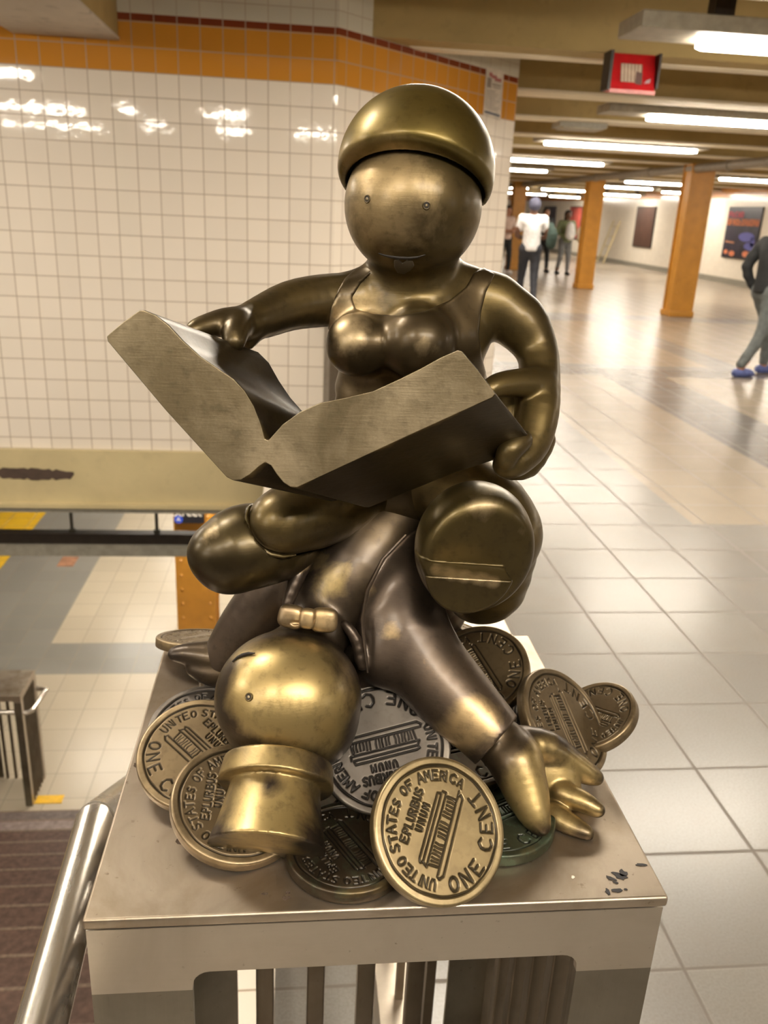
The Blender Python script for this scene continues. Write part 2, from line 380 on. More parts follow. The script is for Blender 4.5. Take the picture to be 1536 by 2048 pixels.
lamp(1.915, 3.3, 4.40, 2.33, 'nearest ceiling lamp, big grey housing in the top right corner', .36)
lamp(3.05, 4.45, 7.85, 2.37, 'long grey ceiling lamp second from the front, below the red box', .42)
lamp(3.08, 5.05, 11.25, 2.385, 'long bright ceiling lamp at the height of the statue hat brim')
lamp(3.30, 5.12, 14.95, 2.385, 'bright lamp just right of the tiled pillar, upper of two close ones')
lamp(3.30, 5.03, 18.1, 2.385, 'shorter bright lamp right of the tiled pillar, lower of two close ones')
lamp(7.75, 9.45, 20.8, 2.385, 'lamp between the two big orange columns, longer one')
lamp(8.35, 9.9, 24.5, 2.385, 'lamp between the two big orange columns, farther one')
lamp(8.38, 10.2, 17.3, 2.385, 'lamp right of the nearest orange column')
lamp(8.1, 9.8, 29.4, 2.385, 'far lamp left of the second orange column')
lamp(6.2, 7.6, 29.4, 2.385, 'far lamp behind the third orange column')
lamp(8.6, 10.3, 36.5, 2.385, 'farthest lamp above the people standing in the concourse')
# a dead fitting beside the lit lamps
t = tag(empty('unlit_ceiling_lamp', (2.8, 9.3, 2.38)), 'short unlit grey ceiling fitting left of the long bright lamps', 'lamp')
m = MB(); m.box((2.62, 9.1, 2.375), (3.12, 9.4, 2.425)); m.build('housing', M_grey, t, bevel=.006); m = MB(); m.box((2.66, 9.08, 2.36), (3.08, 9.38, 2.375)); m.build('lens', M_sleeve, t)
# added lamps: unseen ones for the reflections, far ones to brighten the walls
for (x, y) in ((.9, 3.0), (-1.15, 1.05), (-1.2, -.7), (.55, -.75), (5.6, 1.0), (5.6, -2.5), (6.2, 4.4), (8.6, 7.8), (8.5, 4.4), (7.9, 11.2), (-2.9, .6), (-2.6, 3.3), (11.0, 14.2), (11.0, 18.0), (10.9, 24.6), (10.9, 29.5), (10.9, 36), (-3.2, -1.8)):
    lamp(x-.62, x+.62, y, 2.33, 'added unseen ceiling lamp, behind or above the viewer, for reflections' if x < 10 else 'small far added lamp brightening the right hand wall', .15)
# added unseen lamps under the mezzanine, to brighten the platform
for (x, y) in ((-.9, 7.4), (.6, 7.6), (-2.4, 10.2), (-.6, 10.2), (-2.5, 13.6), (-.5, 13.6), (-2.4, 18), (0, 18)):
    t = tag(empty('platform_fill_lamp', (x, y, -.46)), 'added unseen lamp under the mezzanine, brightening the platform', 'lamp', 'added lamps brightening the platform')
    m = MB(); m.box((x-.65, y-.08, -.45), (x+.65, y+.08, -.38)); m.build('housing', M_sleeve, t)
    m = MB(); m.box((x-.6, y-.06, -.475), (x+.6, y+.06, -.45)); m.build('lens', M_fill_low, t)
# hung channel in front of the opening under the wall
CY = 5.45
zt = P(200, 1066, CY)[2]; zm = P(200, 1086, CY)[2]; zb = P(200, 1109, CY)[2]
t = tag(empty('hanging_light_channel', (-1.5, CY, zb)), 'long black and grey channel hung on rods below the cream beam', 'light channel')
m = MB(); m.box((-5, CY-.02, zm), (.6, CY+.06, zt)); m.build('top_cover', M_dark, t)
m = MB(); m.box((-5, CY-.03, zb), (.6, CY+.10, zm)); m.build('channel_body', M_grey, t)
for px in (141, 312, -60, 470):
    q = P(px, 1040, CY); m = MB(); m.tube([(q[0], CY+.02, zt), (q[0], CY+.02, -.38)], .011, 10)
    m.tube([(q[0], CY+.02, zt), (q[0], CY+.02, zt+.02)], .022, 10); m.build('hanger_rod', plain('rod_dark', (.06, .055, .04), .5), t)

# ------------------------------------------------------------------ red box, conduit, notice
t = tag(empty('alarm_box', (1.95, 5.4, 2.23)), 'red box with a torn white label hanging under the first beam', 'alarm box')
A = P(1222, 117, 5.42); B = P(1313, 128, 5.42); Cc = P(1302, 187, 5.36); D = P(1212, 179, 5.36)
x0, x1 = D[0]+.015, Cc[0]+.02; zt_, zb_ = 2.432, D[2]
m = MB(); m.add([(x0, 5.36, zb_), (x1, 5.36, zb_-.003), (x1, 5.47, zb_), (x0, 5.47, zb_), (x0, 5.42, zt_), (x1, 5.42, zt_), (x1, 5.47, zt_), (x0, 5.47, zt_)],
    [(0, 3, 2, 1), (4, 5, 6, 7), (0, 1, 5, 4), (1, 2, 6, 5), (2, 3, 7, 6), (3, 0, 4, 7)]); m.build('casing', M_red, t, bevel=.004)
m = MB(); m.box((x0-.018, 5.33, zb_), (x0-.001, 5.46, zt_)); m.build('side_bracket', M_dark, t)
m = MB(); m.box((x1+.001, 5.35, zb_+.02), (x1+.014, 5.46, zt_)); m.build('side_bracket', M_dark, t)
m = MB(); m.box((x0, 5.35, zb_-.014), (x1, 5.365, zb_+.006)); m.build('lower_lip', plain('pink_lip', (.60, .20, .18), .4), t)
def on_box(u, v, off=.004):   # u 0..1 left-right, v 0..1 bottom-top of the red face
    return np.array([x0+u*(x1-x0), 5.36+.06*v-off, zb_+v*(zt_-zb_)])
m = MB()
for i in range(6):
    u = .26+i*.075; m.add([on_box(u, .24), on_box(u+.055, .24), on_box(u+.055, .72), on_box(u, .72)], [(0, 1, 2, 3)])
o = m.build('label_sheet', [plain('label_white', (.62, .50, .38), .6)], t); 
sd = o.modifiers.new('thick', 'SOLIDIFY'); sd.thickness = .001
m = MB(); m.add([on_box(.245, .23, .002), on_box(.72, .23, .002), on_box(.72, .73, .002), on_box(.245, .73, .002)], [(0, 1, 2, 3)]); o = m.build('label_backing', plain('label_tan', (.30, .13, .09), .6), t)
sd = o.modifiers.new('thick', 'SOLIDIFY'); sd.thickness = .0006
m = MB(); m.add([on_box(.56, .2, .007), on_box(.70, .18, .007), on_box(.72, .5, .007), on_box(.58, .53, .007)], [(0, 1, 2, 3)]); o = m.build('sticker', plain('sticker_grey', (.16, .09, .08), .5), t)
sd = o.modifiers.new('thick', 'SOLIDIFY'); sd.thickness = .001
m = MB(); m.add([on_box(.76, .22, .007), on_box(.88, .24, .007), on_box(.90, .36, .007), on_box(.80, .30, .007)], [(0, 1, 2, 3)]); o = m.build('sticker', plain('sticker_pale', (.5, .38, .42), .5), t)
sd = o.modifiers.new('thick', 'SOLIDIFY'); sd.thickness = .001

m = MB(); m.tube([(6.42, 8, 2.36), (6.42, 44, 2.36)], .065, 14); m.tube([(6.72, 8, 2.39), (6.72, 44, 2.39)], .03, 10)
for y in range(10, 44, 3): m.tube([(6.42, y, 2.36), (6.42, y+.1, 2.36)], .08, 14)
tag(m.build('ceiling_conduit', M_pipe, smooth=True), 'long grey conduit running under the ceiling beams past the columns', 'pipe')

# notice taped over the orange tile band on the chamfered wall
def chamf(px, py, off=.004):
    d = ray(px, py); t_ = (WY-CX)/(d[1]-d[0]); q = CAM+d*t_; return q+np.array([.7071, -.7071, 0])*off
def chq(mb, pts, off): mb.add([chamf(*p, off) for p in pts], [tuple(range(len(pts)))])
t = tag(empty('paper_notice', tuple(chamf(985, 190))), 'faded paper notice taped across the orange tile band on the angled wall', 'notice')
a_, b_, c_, d_ = chamf(972, 134), chamf(1007, 142), chamf(1000, 242), chamf(965, 231)
def nq(u, v, off): # v 0 top
    p = (a_*(1-u)+b_*u)*(1-v)+(d_*(1-u)+c_*u)*v; return p+np.array([.7071, -.7071, 0])*off
def nrect(mb, u0, v0, u1, v1, off): mb.add([nq(u0, v1, off), nq(u1, v1, off), nq(u1, v0, off), nq(u0, v0, off)], [(0, 1, 2, 3)])
def solid(o, th=.0012): s = o.modifiers.new('thick', 'SOLIDIFY'); s.thickness = th; s.offset = 0; return o
m = MB(); nrect(m, 0, 0, 1, 1, 0); solid(m.build('sheet', plain('notice_paper', (.60, .52, .42), .55), t))
m = MB(); nrect(m, .18, .09, .35, .17, .002); nrect(m, .34, .13, .62, .2, .002); nrect(m, .5, .17, .88, .24, .002); nrect(m, .25, .15, .48, .18, .002); solid(m.build('red_heading', plain('faded_red_ink', (.42, .13, .11), .6), t))
m = MB(); nrect(m, .10, .2, .32, .40, .002); nrect(m, .38, .3, .85, .33, .002); nrect(m, .4, .355, .85, .375, .002)
for i in range(9): nrect(m, .1, .45+i*.045, .55+.35*((i*37) % 10)/10, .455+i*.045+.006, .002)
solid(m.build('small_print', plain('faded_grey_ink', (.26, .20, .15), .6), t))
m = MB(); nrect(m, .06, .885, .92, .93, .002); solid(m.build('blue_footer', plain('dark_blue_ink', (.07, .075, .11), .6), t))

# ------------------------------------------------------------------ steel columns
def column(x, y, label, z0=0.0, z1=2.43, wx=.40, dy=.34):
    t = tag(empty('steel_column', (x, y, z0)), label, 'column')
    m = MB(); m.box((x-wx/2+.03, y+.02, z0), (x+wx/2-.03, y+dy-.02, z1)); m.build('core', M_orange, t)
    for s in (0, 1):
        m = MB(); yy = y+(dy-.02)*s; m.box((x-wx/2, yy, z0), (x+wx/2, yy+.02, z1))
        for cx_ in (-1, 1):
            n = int((z1-z0)/.16)
            for k in range(n):
                zz = z0+.08+k*.16; xx = x+cx_*(wx/2-.06); ysg = -1 if s == 0 else 1; yb = yy if s == 0 else yy+.02
                ring = [(xx+.018*math.cos(a*math.pi/3), yb, zz+.018*math.sin(a*math.pi/3)) for a in range(6)]
                m.add(ring+[(xx, yb+ysg*.014, zz)], [(a, (a+1) % 6, 6) for a in range(6)])
        m.build('flange_plate', M_orange, t)
    m = MB(); m.box((x-wx/2-.02, y-.03, z0), (x+wx/2+.02, y+dy+.03, z0+.10)); m.build('base_plate', M_orange, t, bevel=.015)
    return t
column(6.54, 14.12, 'nearest orange riveted steel column, between the two wall posters')
column(6.56, 19.3, 'orange steel column just right of the person in a green jacket', wx=.34)
column(6.35, 25.3, 'orange steel column behind the person in a white shirt', wx=.36)
column(6.5, 31.0, 'farthest orange column, half hidden by the nearer ones')
lp = column(-1.005, 7.98, 'orange column on the platform below, left of the statue', LOWZ, -.385, .40, .34)
# platform column sign
t = tag(empty('station_sign', (-1.05, 7.93, -1.5)), 'black platform sign with white lettering and a blue route disc on the orange column', 'sign')
sa = P(347, 1008, 7.93); sb = P(409, 1047, 7.93)
m = MB(); m.box((sa[0], 7.93, sb[2]), (sb[0], 7.96, sa[2]+.10)); m.build('panel', plain('sign_black', (.012, .011, .014), .4), t)
def text_mesh(name, txt, size, mat, parent, mat4, extrude=.001):
    cu = bpy.data.curves.new(name, 'FONT'); cu.body = txt; cu.size = size; cu.extrude = extrude; cu.align_x = 'CENTER'; cu.align_y = 'CENTER'
    tmp = bpy.data.objects.new(name, cu); COL.objects.link(tmp); dg = bpy.context.evaluated_depsgraph_get()
    me = bpy.data.meshes.new_from_object(tmp.evaluated_get(dg)); bpy.data.objects.remove(tmp); me.transform(mat4)
    me.materials.clear(); return link(name, me, mat, parent)
SX = Matrix.Rotation(math.pi/2, 4, 'X')
q = P(374, 1026, 7.925)
text_mesh('lettering', 'Street', .115, M_white, t, Matrix.Translation((q[0], 7.927, q[2])) @ SX)
q = P(357, 1039, 7.925); m = MB()
m.add([(q[0]+.042*math.cos(a*math.pi/12), 7.926, q[2]+.042*math.sin(a*math.pi/12)) for a in range(24)]+[(q[0]+.042*math.cos(a*math.pi/12), 7.93, q[2]+.042*math.sin(a*math.pi/12)) for a in range(24)],
      [list(range(24)), list(range(24, 48))[::-1]]+[(a, (a+1) % 24, 24+(a+1) % 24, 24+a) for a in range(24)])
dsk = m.build('route_disc', plain('route_blue', (.02, .06, .42), .4), t)
text_mesh('route_letter', 'A', .06, M_white, t, Matrix.Translation((q[0], 7.9245, q[2])) @ SX)

# ------------------------------------------------------------------ posters on the right wall
def poster(y0, y1, z0, z1, label, face, cat='poster'):
    t = tag(empty('wall_poster', (RX, (y0+y1)/2, z0)), label, cat)
    m = MB(); m.box((RX-.04, y0, z0), (RX, y1, z1)); m.build('frame', plain('poster_frame', (.03, .025, .025), .4), t)
    m = MB(); m.box((RX-.045, y0+.04, z0+.04), (RX-.04, y1-.04, z1-.04)); m.build('sheet', face, t); return t
def pblob(mb, yc, zc, ry, rz, off=.05, n=18): # on the right wall; y grows away
    mb.add([(RX-off, yc+ry*math.cos(2*math.pi*a/n), zc+rz*math.sin(2*math.pi*a/n)) for a in range(n)], [list(range(n))])
M_pd = plain('poster_navy', (.032, .026, .045), .35, 0, .5, 3)
t = poster(21.92, 23.74, .67, 2.01, 'dark poster with red and orange lettering on the right wall', M_pd)
def bars(y0, y1, z0, z1, n, name, mat, seed):
    r = random.Random(seed); mb = MB(); w_ = (y1-y0)/n
    for i in range(n):
        a = y0+i*w_; mb.quad((RX-.052, a+w_*.82, z0), (RX-.052, a+w_*.55, z0), (RX-.052, a+w_*.55, z1), (RX-.052, a+w_*.82, z1))
        for zz in r.sample([z0+.0*(z1-z0), z0+.42*(z1-z0), z0+.82*(z1-z0)], 2): mb.quad((RX-.052, a+w_*.7, zz), (RX-.052, a+w_*.05, zz), (RX-.052, a+w_*.05, zz+.18*(z1-z0)), (RX-.052, a+w_*.7, zz+.18*(z1-z0)))
        if r.random() < .5: mb.quad((RX-.052, a+w_*.25, z0), (RX-.052, a+w_*.02, z0), (RX-.052, a+w_*.02, z1), (RX-.052, a+w_*.25, z1))
    solid(mb.build(name, mat, t), .002)
bars(22.85, 23.68, 1.74, 1.885, 5, 'red_lettering', plain('poster_red', (.62, .03, .06), .5), 2)
bars(21.98, 23.70, 1.53, 1.70, 11, 'orange_lettering', plain('poster_orange', (.75, .20, .05), .5), 4)
m = MB(); pblob(m, 22.5, 1.25, .42, .12); pblob(m, 22.25, 1.02, .30, .10); pblob(m, 22.15, 1.13, .12, .12); solid(m.build('blue_shapes', plain('poster_blue', (.10, .10, .38), .5), t), .002)
m = MB(); pblob(m, 23.5, .83, .11, .06); pblob(m, 23.15, .80, .16, .07); pblob(m, 22.4, .82, .17, .08); pblob(m, 22.12, .80, .1, .05); solid(m.build('orange_dots', plain('poster_coral', (.70, .22, .10), .5), t), .002)
m = MB(); m.quad((RX-.052, 23.62, 1.08), (RX-.052, 23.1, 1.06), (RX-.052, 23.1, 1.11), (RX-.052, 23.62, 1.13)); solid(m.build('small_print', plain('poster_brown', (.4, .17, .09), .5), t), .002)
poster(28.85, 30.5, .67, 2.01, 'plain dark brown panel on the right wall, left of the nearest column', plain('poster_maroon', (.095, .045, .03), .4, 0, .2, 3), 'panel')
poster(26.0, 27.05, .67, 2.01, 'orange poster half hidden behind the nearest orange column', plain('poster_tan', (.72, .20, .03), .5, 0, .3, 2))
poster(36.6, 38.3, .67, 2.01, 'small far poster with a red lower half beyond the green jacket', plain('poster_far_red', (.50, .10, .08), .5, 0, .6, 1.2))
poster(40.5, 42.5, .67, 2.01, 'farthest dark poster behind the group of people', plain('poster_far_blue', (.05, .045, .09), .5, 0, .6, 1.2))
# pale ladder leaning near the right wall
t = tag(empty('step_ladder', (11.5, 31.5, 0)), 'pale ladder standing against the right wall beside the second orange column', 'ladder')
for dy in (-.35, .35):
    m = MB(); m.tube([(11.4, 32.2+dy, 0), (11.85, 32.2+dy, 1.5)], .03, 8); m.build('rail', M_cream, t)
for k in range(4):
    f_ = .15+k*.24; m = MB(); m.tube([(11.4+.45*f_, 31.85, 1.5*f_), (11.4+.45*f_, 32.55, 1.5*f_)], .022, 8); m.build('rung', M_cream, t)

# ------------------------------------------------------------------ railing newels, railing, handrails
def newel(x0, x1, y0, y1, z, H, label, nb=5):
    """stainless box post: cap plate, ring frame, corner legs and bars; z = top"""
    t = tag(empty('railing_newel', ((x0+x1)/2, (y0+y1)/2, z-H)), label, 'railing post')
    th = .0088; gap = .0035
    m = MB(); m.box((x0, y0, z-th), (x1, y1, z)); m.build('cap_plate', M_steel_top, t, bevel=.0022, seg=3)
    zt2 = z-th-gap; fr = .030; fh = .040; i_ = .0035
    X0, X1, Y0, Y1 = x0+i_*.3, x1-i_*.3, y0+i_, y1-i_
    lw = .062   # corner plate legs
    R_ = .012
    # front and back faces: plate with a big rounded opening
    for yy, nm in ((Y0, 0), (Y1-.006, 1)):
        m = MB(); zz0 = z-H; za = zt2; oz = za-fh
        ox0, ox1 = X0+lw+.005, X1-lw+.006
        arc1 = [(ox0+R_-R_*math.cos(a*math.pi/10), oz-R_+R_*math.sin(a*math.pi/10)) for a in range(6)]
        arc2 = [(ox1-R_+R_*math.sin(a*math.pi/10), oz-R_+R_*math.cos(a*math.pi/10)) for a in range(6)]
        poly = [(X0, zz0), (X0, za), (X1, za), (X1, zz0), (ox1, zz0)]+arc2[::-1]+arc1[::-1]+[(ox0, zz0)]
        def slab(pts, nm, mt):
            n = len(pts); m = MB(); m.add([(a, yy, b) for a, b in pts]+[(a, yy+.006, b) for a, b in pts], [list(range(n)), list(range(n, 2*n))[::-1]]+[(k, (k+1) % n, n+(k+1) % n, n+k) for k in range(n)]); m.build(nm, mt, t)
        zs = oz-.004
        slab([(X0, zz0), (ox0, zz0), (ox0, oz-R_), (ox0, zs-R_), (X0, zs-R_)], 'leg_plate', M_steel_leg_dim); slab([(ox1, zz0), (X1, zz0), (X1, zs-R_), (ox1, zs-R_)], 'leg_plate', M_steel_leg_dim)
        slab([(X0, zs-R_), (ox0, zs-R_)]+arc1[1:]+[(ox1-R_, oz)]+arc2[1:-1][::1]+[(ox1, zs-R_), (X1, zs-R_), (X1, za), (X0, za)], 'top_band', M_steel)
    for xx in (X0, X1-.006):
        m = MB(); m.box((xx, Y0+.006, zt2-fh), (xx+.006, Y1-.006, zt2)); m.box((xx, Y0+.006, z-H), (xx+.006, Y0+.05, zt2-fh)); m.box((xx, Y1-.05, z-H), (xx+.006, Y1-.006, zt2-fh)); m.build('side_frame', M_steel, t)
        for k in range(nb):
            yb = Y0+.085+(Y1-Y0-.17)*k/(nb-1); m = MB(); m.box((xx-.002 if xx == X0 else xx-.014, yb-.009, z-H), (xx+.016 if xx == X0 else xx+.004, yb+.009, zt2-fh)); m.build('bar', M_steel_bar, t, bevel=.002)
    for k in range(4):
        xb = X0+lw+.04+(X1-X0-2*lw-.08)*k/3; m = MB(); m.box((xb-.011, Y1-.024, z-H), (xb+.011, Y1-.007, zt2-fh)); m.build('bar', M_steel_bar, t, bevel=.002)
    return t
PZ0 = 1.06
post = newel(-.1345, .2612, .4345, .815, PZ0, 1.06, 'stainless steel railing post with a square cap plate carrying the bronze statue')
# marks on the cap plate (old sticker glue, paint spot, dirt)
def flake(mb, px, py, rx, ry, seed, rot=0):
    r = random.Random(seed); c = PZ(px, py, PZ0); n = 14; pts = []
    for k in range(n):
        a = 2*math.pi*k/n; s_ = r.uniform(.6, 1.15); u, v = rx*s_*math.cos(a), ry*s_*math.sin(a)
        pts.append((c[0]+u*math.cos(rot)-v*math.sin(rot), c[1]+u*math.sin(rot)+v*math.cos(rot)))
    mb.add([(x, y, PZ0+.0004) for x, y in pts]+[(x, y, PZ0-.0002) for x, y in pts], [list(range(n)), list(range(n, 2*n))[::-1]]+[(k, (k+1) % n, n+(k+1) % n, n+k) for k in range(n)])
m = MB()
for i, (px, py, a, b, r_) in enumerate([(1222, 1757, .004, .0016, -.6), (1239, 1752, .006, .003, -.6), (1246, 1747, .003, .004, -.3), (1215, 1783, .0018, .003, 0), (1236, 1781, .0045, .0022, 0), (1283, 1730, .0045, .0012, -.15), (1231, 1765, .002, .001, -.5), (1251, 1779, .0015, .001, 0)]): flake(m, px, py, a, b, i, r_)
m.build('black_paint_mark', M_black, post)
m = MB(); flake(m, 1146, 1755, .0014, .0014, 5); m.build('white_spot', M_white, post)
m = MB()
for i, (px, py, a, b) in enumerate([(372, 1683, .007, .0055), (390, 1690, .006, .006), (383, 1667, .004, .004), (572, 1797, .003, .002), (575, 1785, .0018, .0016), (529, 1788, .0025, .0008), (272, 1530, .002, .003), (402, 1708, .001, .001), (316, 1428, .0025, .002)]): flake(m, px, py, a, b, 20+i)
m.build('dirt_spot', plain('dirt_brown', (.07, .045, .028), .9), post)
# steel railing running on from the post
t = tag(empty('stair_railing', (0, 3, 0)), 'stainless bar railing running back from the statue post toward the tiled wall', 'railing')
m = MB(); m.box((.165, .82, 1.045), (.2475, 5.2, 1.052)); m.build('top_cap', M_steel_top, t, bevel=.002)
m = MB(); m.box((.172, .82, 1.0), (.178, 5.2, 1.045)); m.box((.234, .82, 1.0), (.24, 5.2, 1.045)); m.build('top_channel', M_steel, t)
for k in range(34):
    y = .92+k*.126; m = MB(); m.box((.198, y-.009, .1), (.212, y+.009, 1.0)); m.build('bar', M_steel_bar, t)
m = MB(); m.box((.165, .82, 0), (.24, 5.2, .1)); m.build('bottom_rail', M_steel, t)
# handrail beside the post, then down the stairs
t = tag(empty('handrail', (-.2, .5, .85)), 'round polished steel handrail beside the statue post, bending down the stairs', 'handrail')
ra, rb = PZ(192, 1640, .885), PZ(80, 2060, .885)
d_ = (rb-ra); far = rb+d_*1.0
m = MB(); m.tube([far, ra], .0205, 28)
dn = np.array([.02, 1, -.55]); m.tube([ra+np.array([.001, -.006, .003]), ra+dn*5.6], .0205, 28); m.build('rail_tube', M_tube, t, smooth=True)
for k in (.35, 1.4, 2.5, 3.6, 4.7):
    a = ra+dn*k; m = MB(); m.tube([a, a+np.array([.0, 0, -.05]), (-.14, a[1], a[2]-.07)], .007, 10); m.build('bracket', M_steel, t)
# lower newel with its hand-rail loop, on the platform
nz = -2.24
e = PZ(40, 1392, nz); e2 = PZ(75, 1340, nz)
newel(e[0]-.42, e[0], e[1], e[1]+.40, nz, 1.06, 'dark stainless railing post with bars at the foot of the stairs')
t = tag(empty('handrail', (e[0], e[1], nz)), 'steel handrail loop wrapped around the railing post on the platform', 'handrail')
a = PZ(0, 1425, -2.42); b = PZ(62, 1425, -2.42); c = PZ(93, 1380, -2.42)
m = MB(); m.tube([a+(a-b)*1.5, b-np.array([.03, 0, 0]), b+np.array([0, .03, 0]), c, c+np.array([-.10, .03, 0])], .019, 14); m.build('rail_tube', M_tube, t, smooth=True)

# ------------------------------------------------------------------ solid modelling with distance fields
f32 = np.float32
def smin(a, b, k):
    if k <= 0: return np.minimum(a, b)
    h = np.maximum(k-np.abs(a-b), 0)/k; return np.minimum(a, b)-h*h*k*.25
def smax(a, b, k): return -smin(-a, -b, k)
class Prim:
    def __init__(s, fn, lo, hi): s.fn, s.lo, s.hi = fn, np.array(lo, float), np.array(hi, float)
def cap3(a, b, ra, rb):
    a = np.array(a, float); b = np.array(b, float); ab = b-a; L = max(float(ab@ab), 1e-12)
    def fn(p):
        t = np.clip(((p-a)@ab)/L, 0, 1); return np.linalg.norm(p-a-t[:, None]*ab, axis=1)-(ra+t*(rb-ra))
    r = max(ra, rb); return Prim(fn, np.minimum(a, b)-r, np.maximum(a, b)+r)
def chain3(pts, rs, sub=3, k=.002):
    pts = [np.array(p, float) for p in pts]; n = len(pts); Q = []; Rr = []
    for i in range(n-1):
        p0, p1, p2, p3 = pts[max(i-1, 0)], pts[i], pts[i+1], pts[min(i+2, n-1)]; r0, r1, r2, r3 = rs[max(i-1, 0)], rs[i], rs[i+1], rs[min(i+2, n-1)]
        for j in range(sub):
            t = j/sub; c = lambda a, b, c_, d: .5*((2*b)+(-a+c_)*t+(2*a-5*b+4*c_-d)*t*t+(-a+3*b-3*c_+d)*t**3)
            Q.append(c(p0, p1, p2, p3)); Rr.append(c(r0, r1, r2, r3))
    Q.append(pts[-1]); Rr.append(rs[-1])
    cs = [cap3(Q[i], Q[i+1], Rr[i], Rr[i+1]) for i in range(len(Q)-1)]
    def fn(p):
        d = cs[0].fn(p)
        for c in cs[1:]: d = smin(d, c.fn(p), k)
        return d
    return Prim(fn, np.min([c.lo for c in cs], axis=0), np.max([c.hi for c in cs], axis=0))
def chain(L, sub=3, k=.003):   # L of (px, py, Y, r_px)
    pts = [P(x, y, Y) for x, y, Y, r in L]; return chain3(pts, [r/scl(p) for p, (x, y, Y, r) in zip(pts, L)], sub, k)
def ball(px, py, Y, r): p = P(px, py, Y); return cap3(p, p, r/scl(p), r/scl(p))
def ellip3(c, radii, axes):
    c = np.array(c, float); A = np.array(axes); r = np.array(radii)
    def fn(p):
        q = (p-c)@A.T; k0 = np.linalg.norm(q/r, axis=1); k1 = np.linalg.norm(q/(r*r), axis=1); return k0*(k0-1)/np.maximum(k1, 1e-9)
    m = r.max(); return Prim(fn, c-m, c+m)
def ellip(px, py, Y, rx, ry, rz, roll=0, yaw=0):   # radii in px along image right / up / depth
    p = P(px, py, Y); s = scl(p); a = math.radians(roll); b = math.radians(yaw)
    X = RT*math.cos(b)+FW*math.sin(b); Z = -RT*math.sin(b)+FW*math.cos(b)
    return ellip3(p, [rx/s, ry/s, rz/s], [X*math.cos(a)+UP*math.sin(a), -X*math.sin(a)+UP*math.cos(a), Z])
def half(c, n):    # inside = behind plane (n points out)
    c = np.array(c, float); n = np.array(n, float); n /= np.linalg.norm(n)
    return Prim(lambda p: (p-c)@n, c-9, c+9)
def pxprism(poly, zs=2600.0):
    V = np.array(poly, float)
    def fn(p):
        x, y = project(p); q = np.stack([x, y], 1); d = np.full(len(q), 1e18); s = np.ones(len(q)); n = len(V); j = n-1
        for i in range(n):
            e = V[j]-V[i]; w_ = q-V[i]; t = np.clip((w_@e)/(e@e), 0, 1); b = w_-t[:, None]*e; d = np.minimum(d, (b*b).sum(1))
            c1_ = q[:, 1] >= V[i][1]; c2 = q[:, 1] < V[j][1]; c3 = e[0]*w_[:, 1] > e[1]*w_[:, 0]
            s = np.where((c1_ & c2 & c3) | (~c1_ & ~c2 & ~c3), -s, s); j = i
        z = (p-CAM)@FW; return s*np.sqrt(d)*z/F
    return Prim(fn, [-9]*3, [9]*3)
class Shape:
    def __init__(s): s.ops = []
    def add(s, p, k=.006): s.ops.append(('+', p, k)); return s
    def sub(s, p, k=.0015): s.ops.append(('-', p, k)); return s
    def cut(s, p, k=.0015): s.ops.append(('&', p, k)); return s
    def __call__(s, p):
        d = None
        for o, q, k in s.ops:
            e = q(p) if isinstance(q, Shape) else q.fn(p)
            if d is None: d = e
            elif o == '+': d = smin(d, e, k)
            elif o == '-': d = smax(d, -e, k)
            else: d = smax(d, e, k)
        return d
    @property
    def lo(s): return np.min([q.lo for o, q, k in s.ops if o == '+'], axis=0)
    @property
    def hi(s): return np.max([q.hi for o, q, k in s.ops if o == '+'], axis=0)
class Off:
    def __init__(s, f, o): s.f, s.o = f, o; s.lo, s.hi = f.lo-abs(o), f.hi+abs(o)
    def fn(s, p): return s.f(p)-s.o
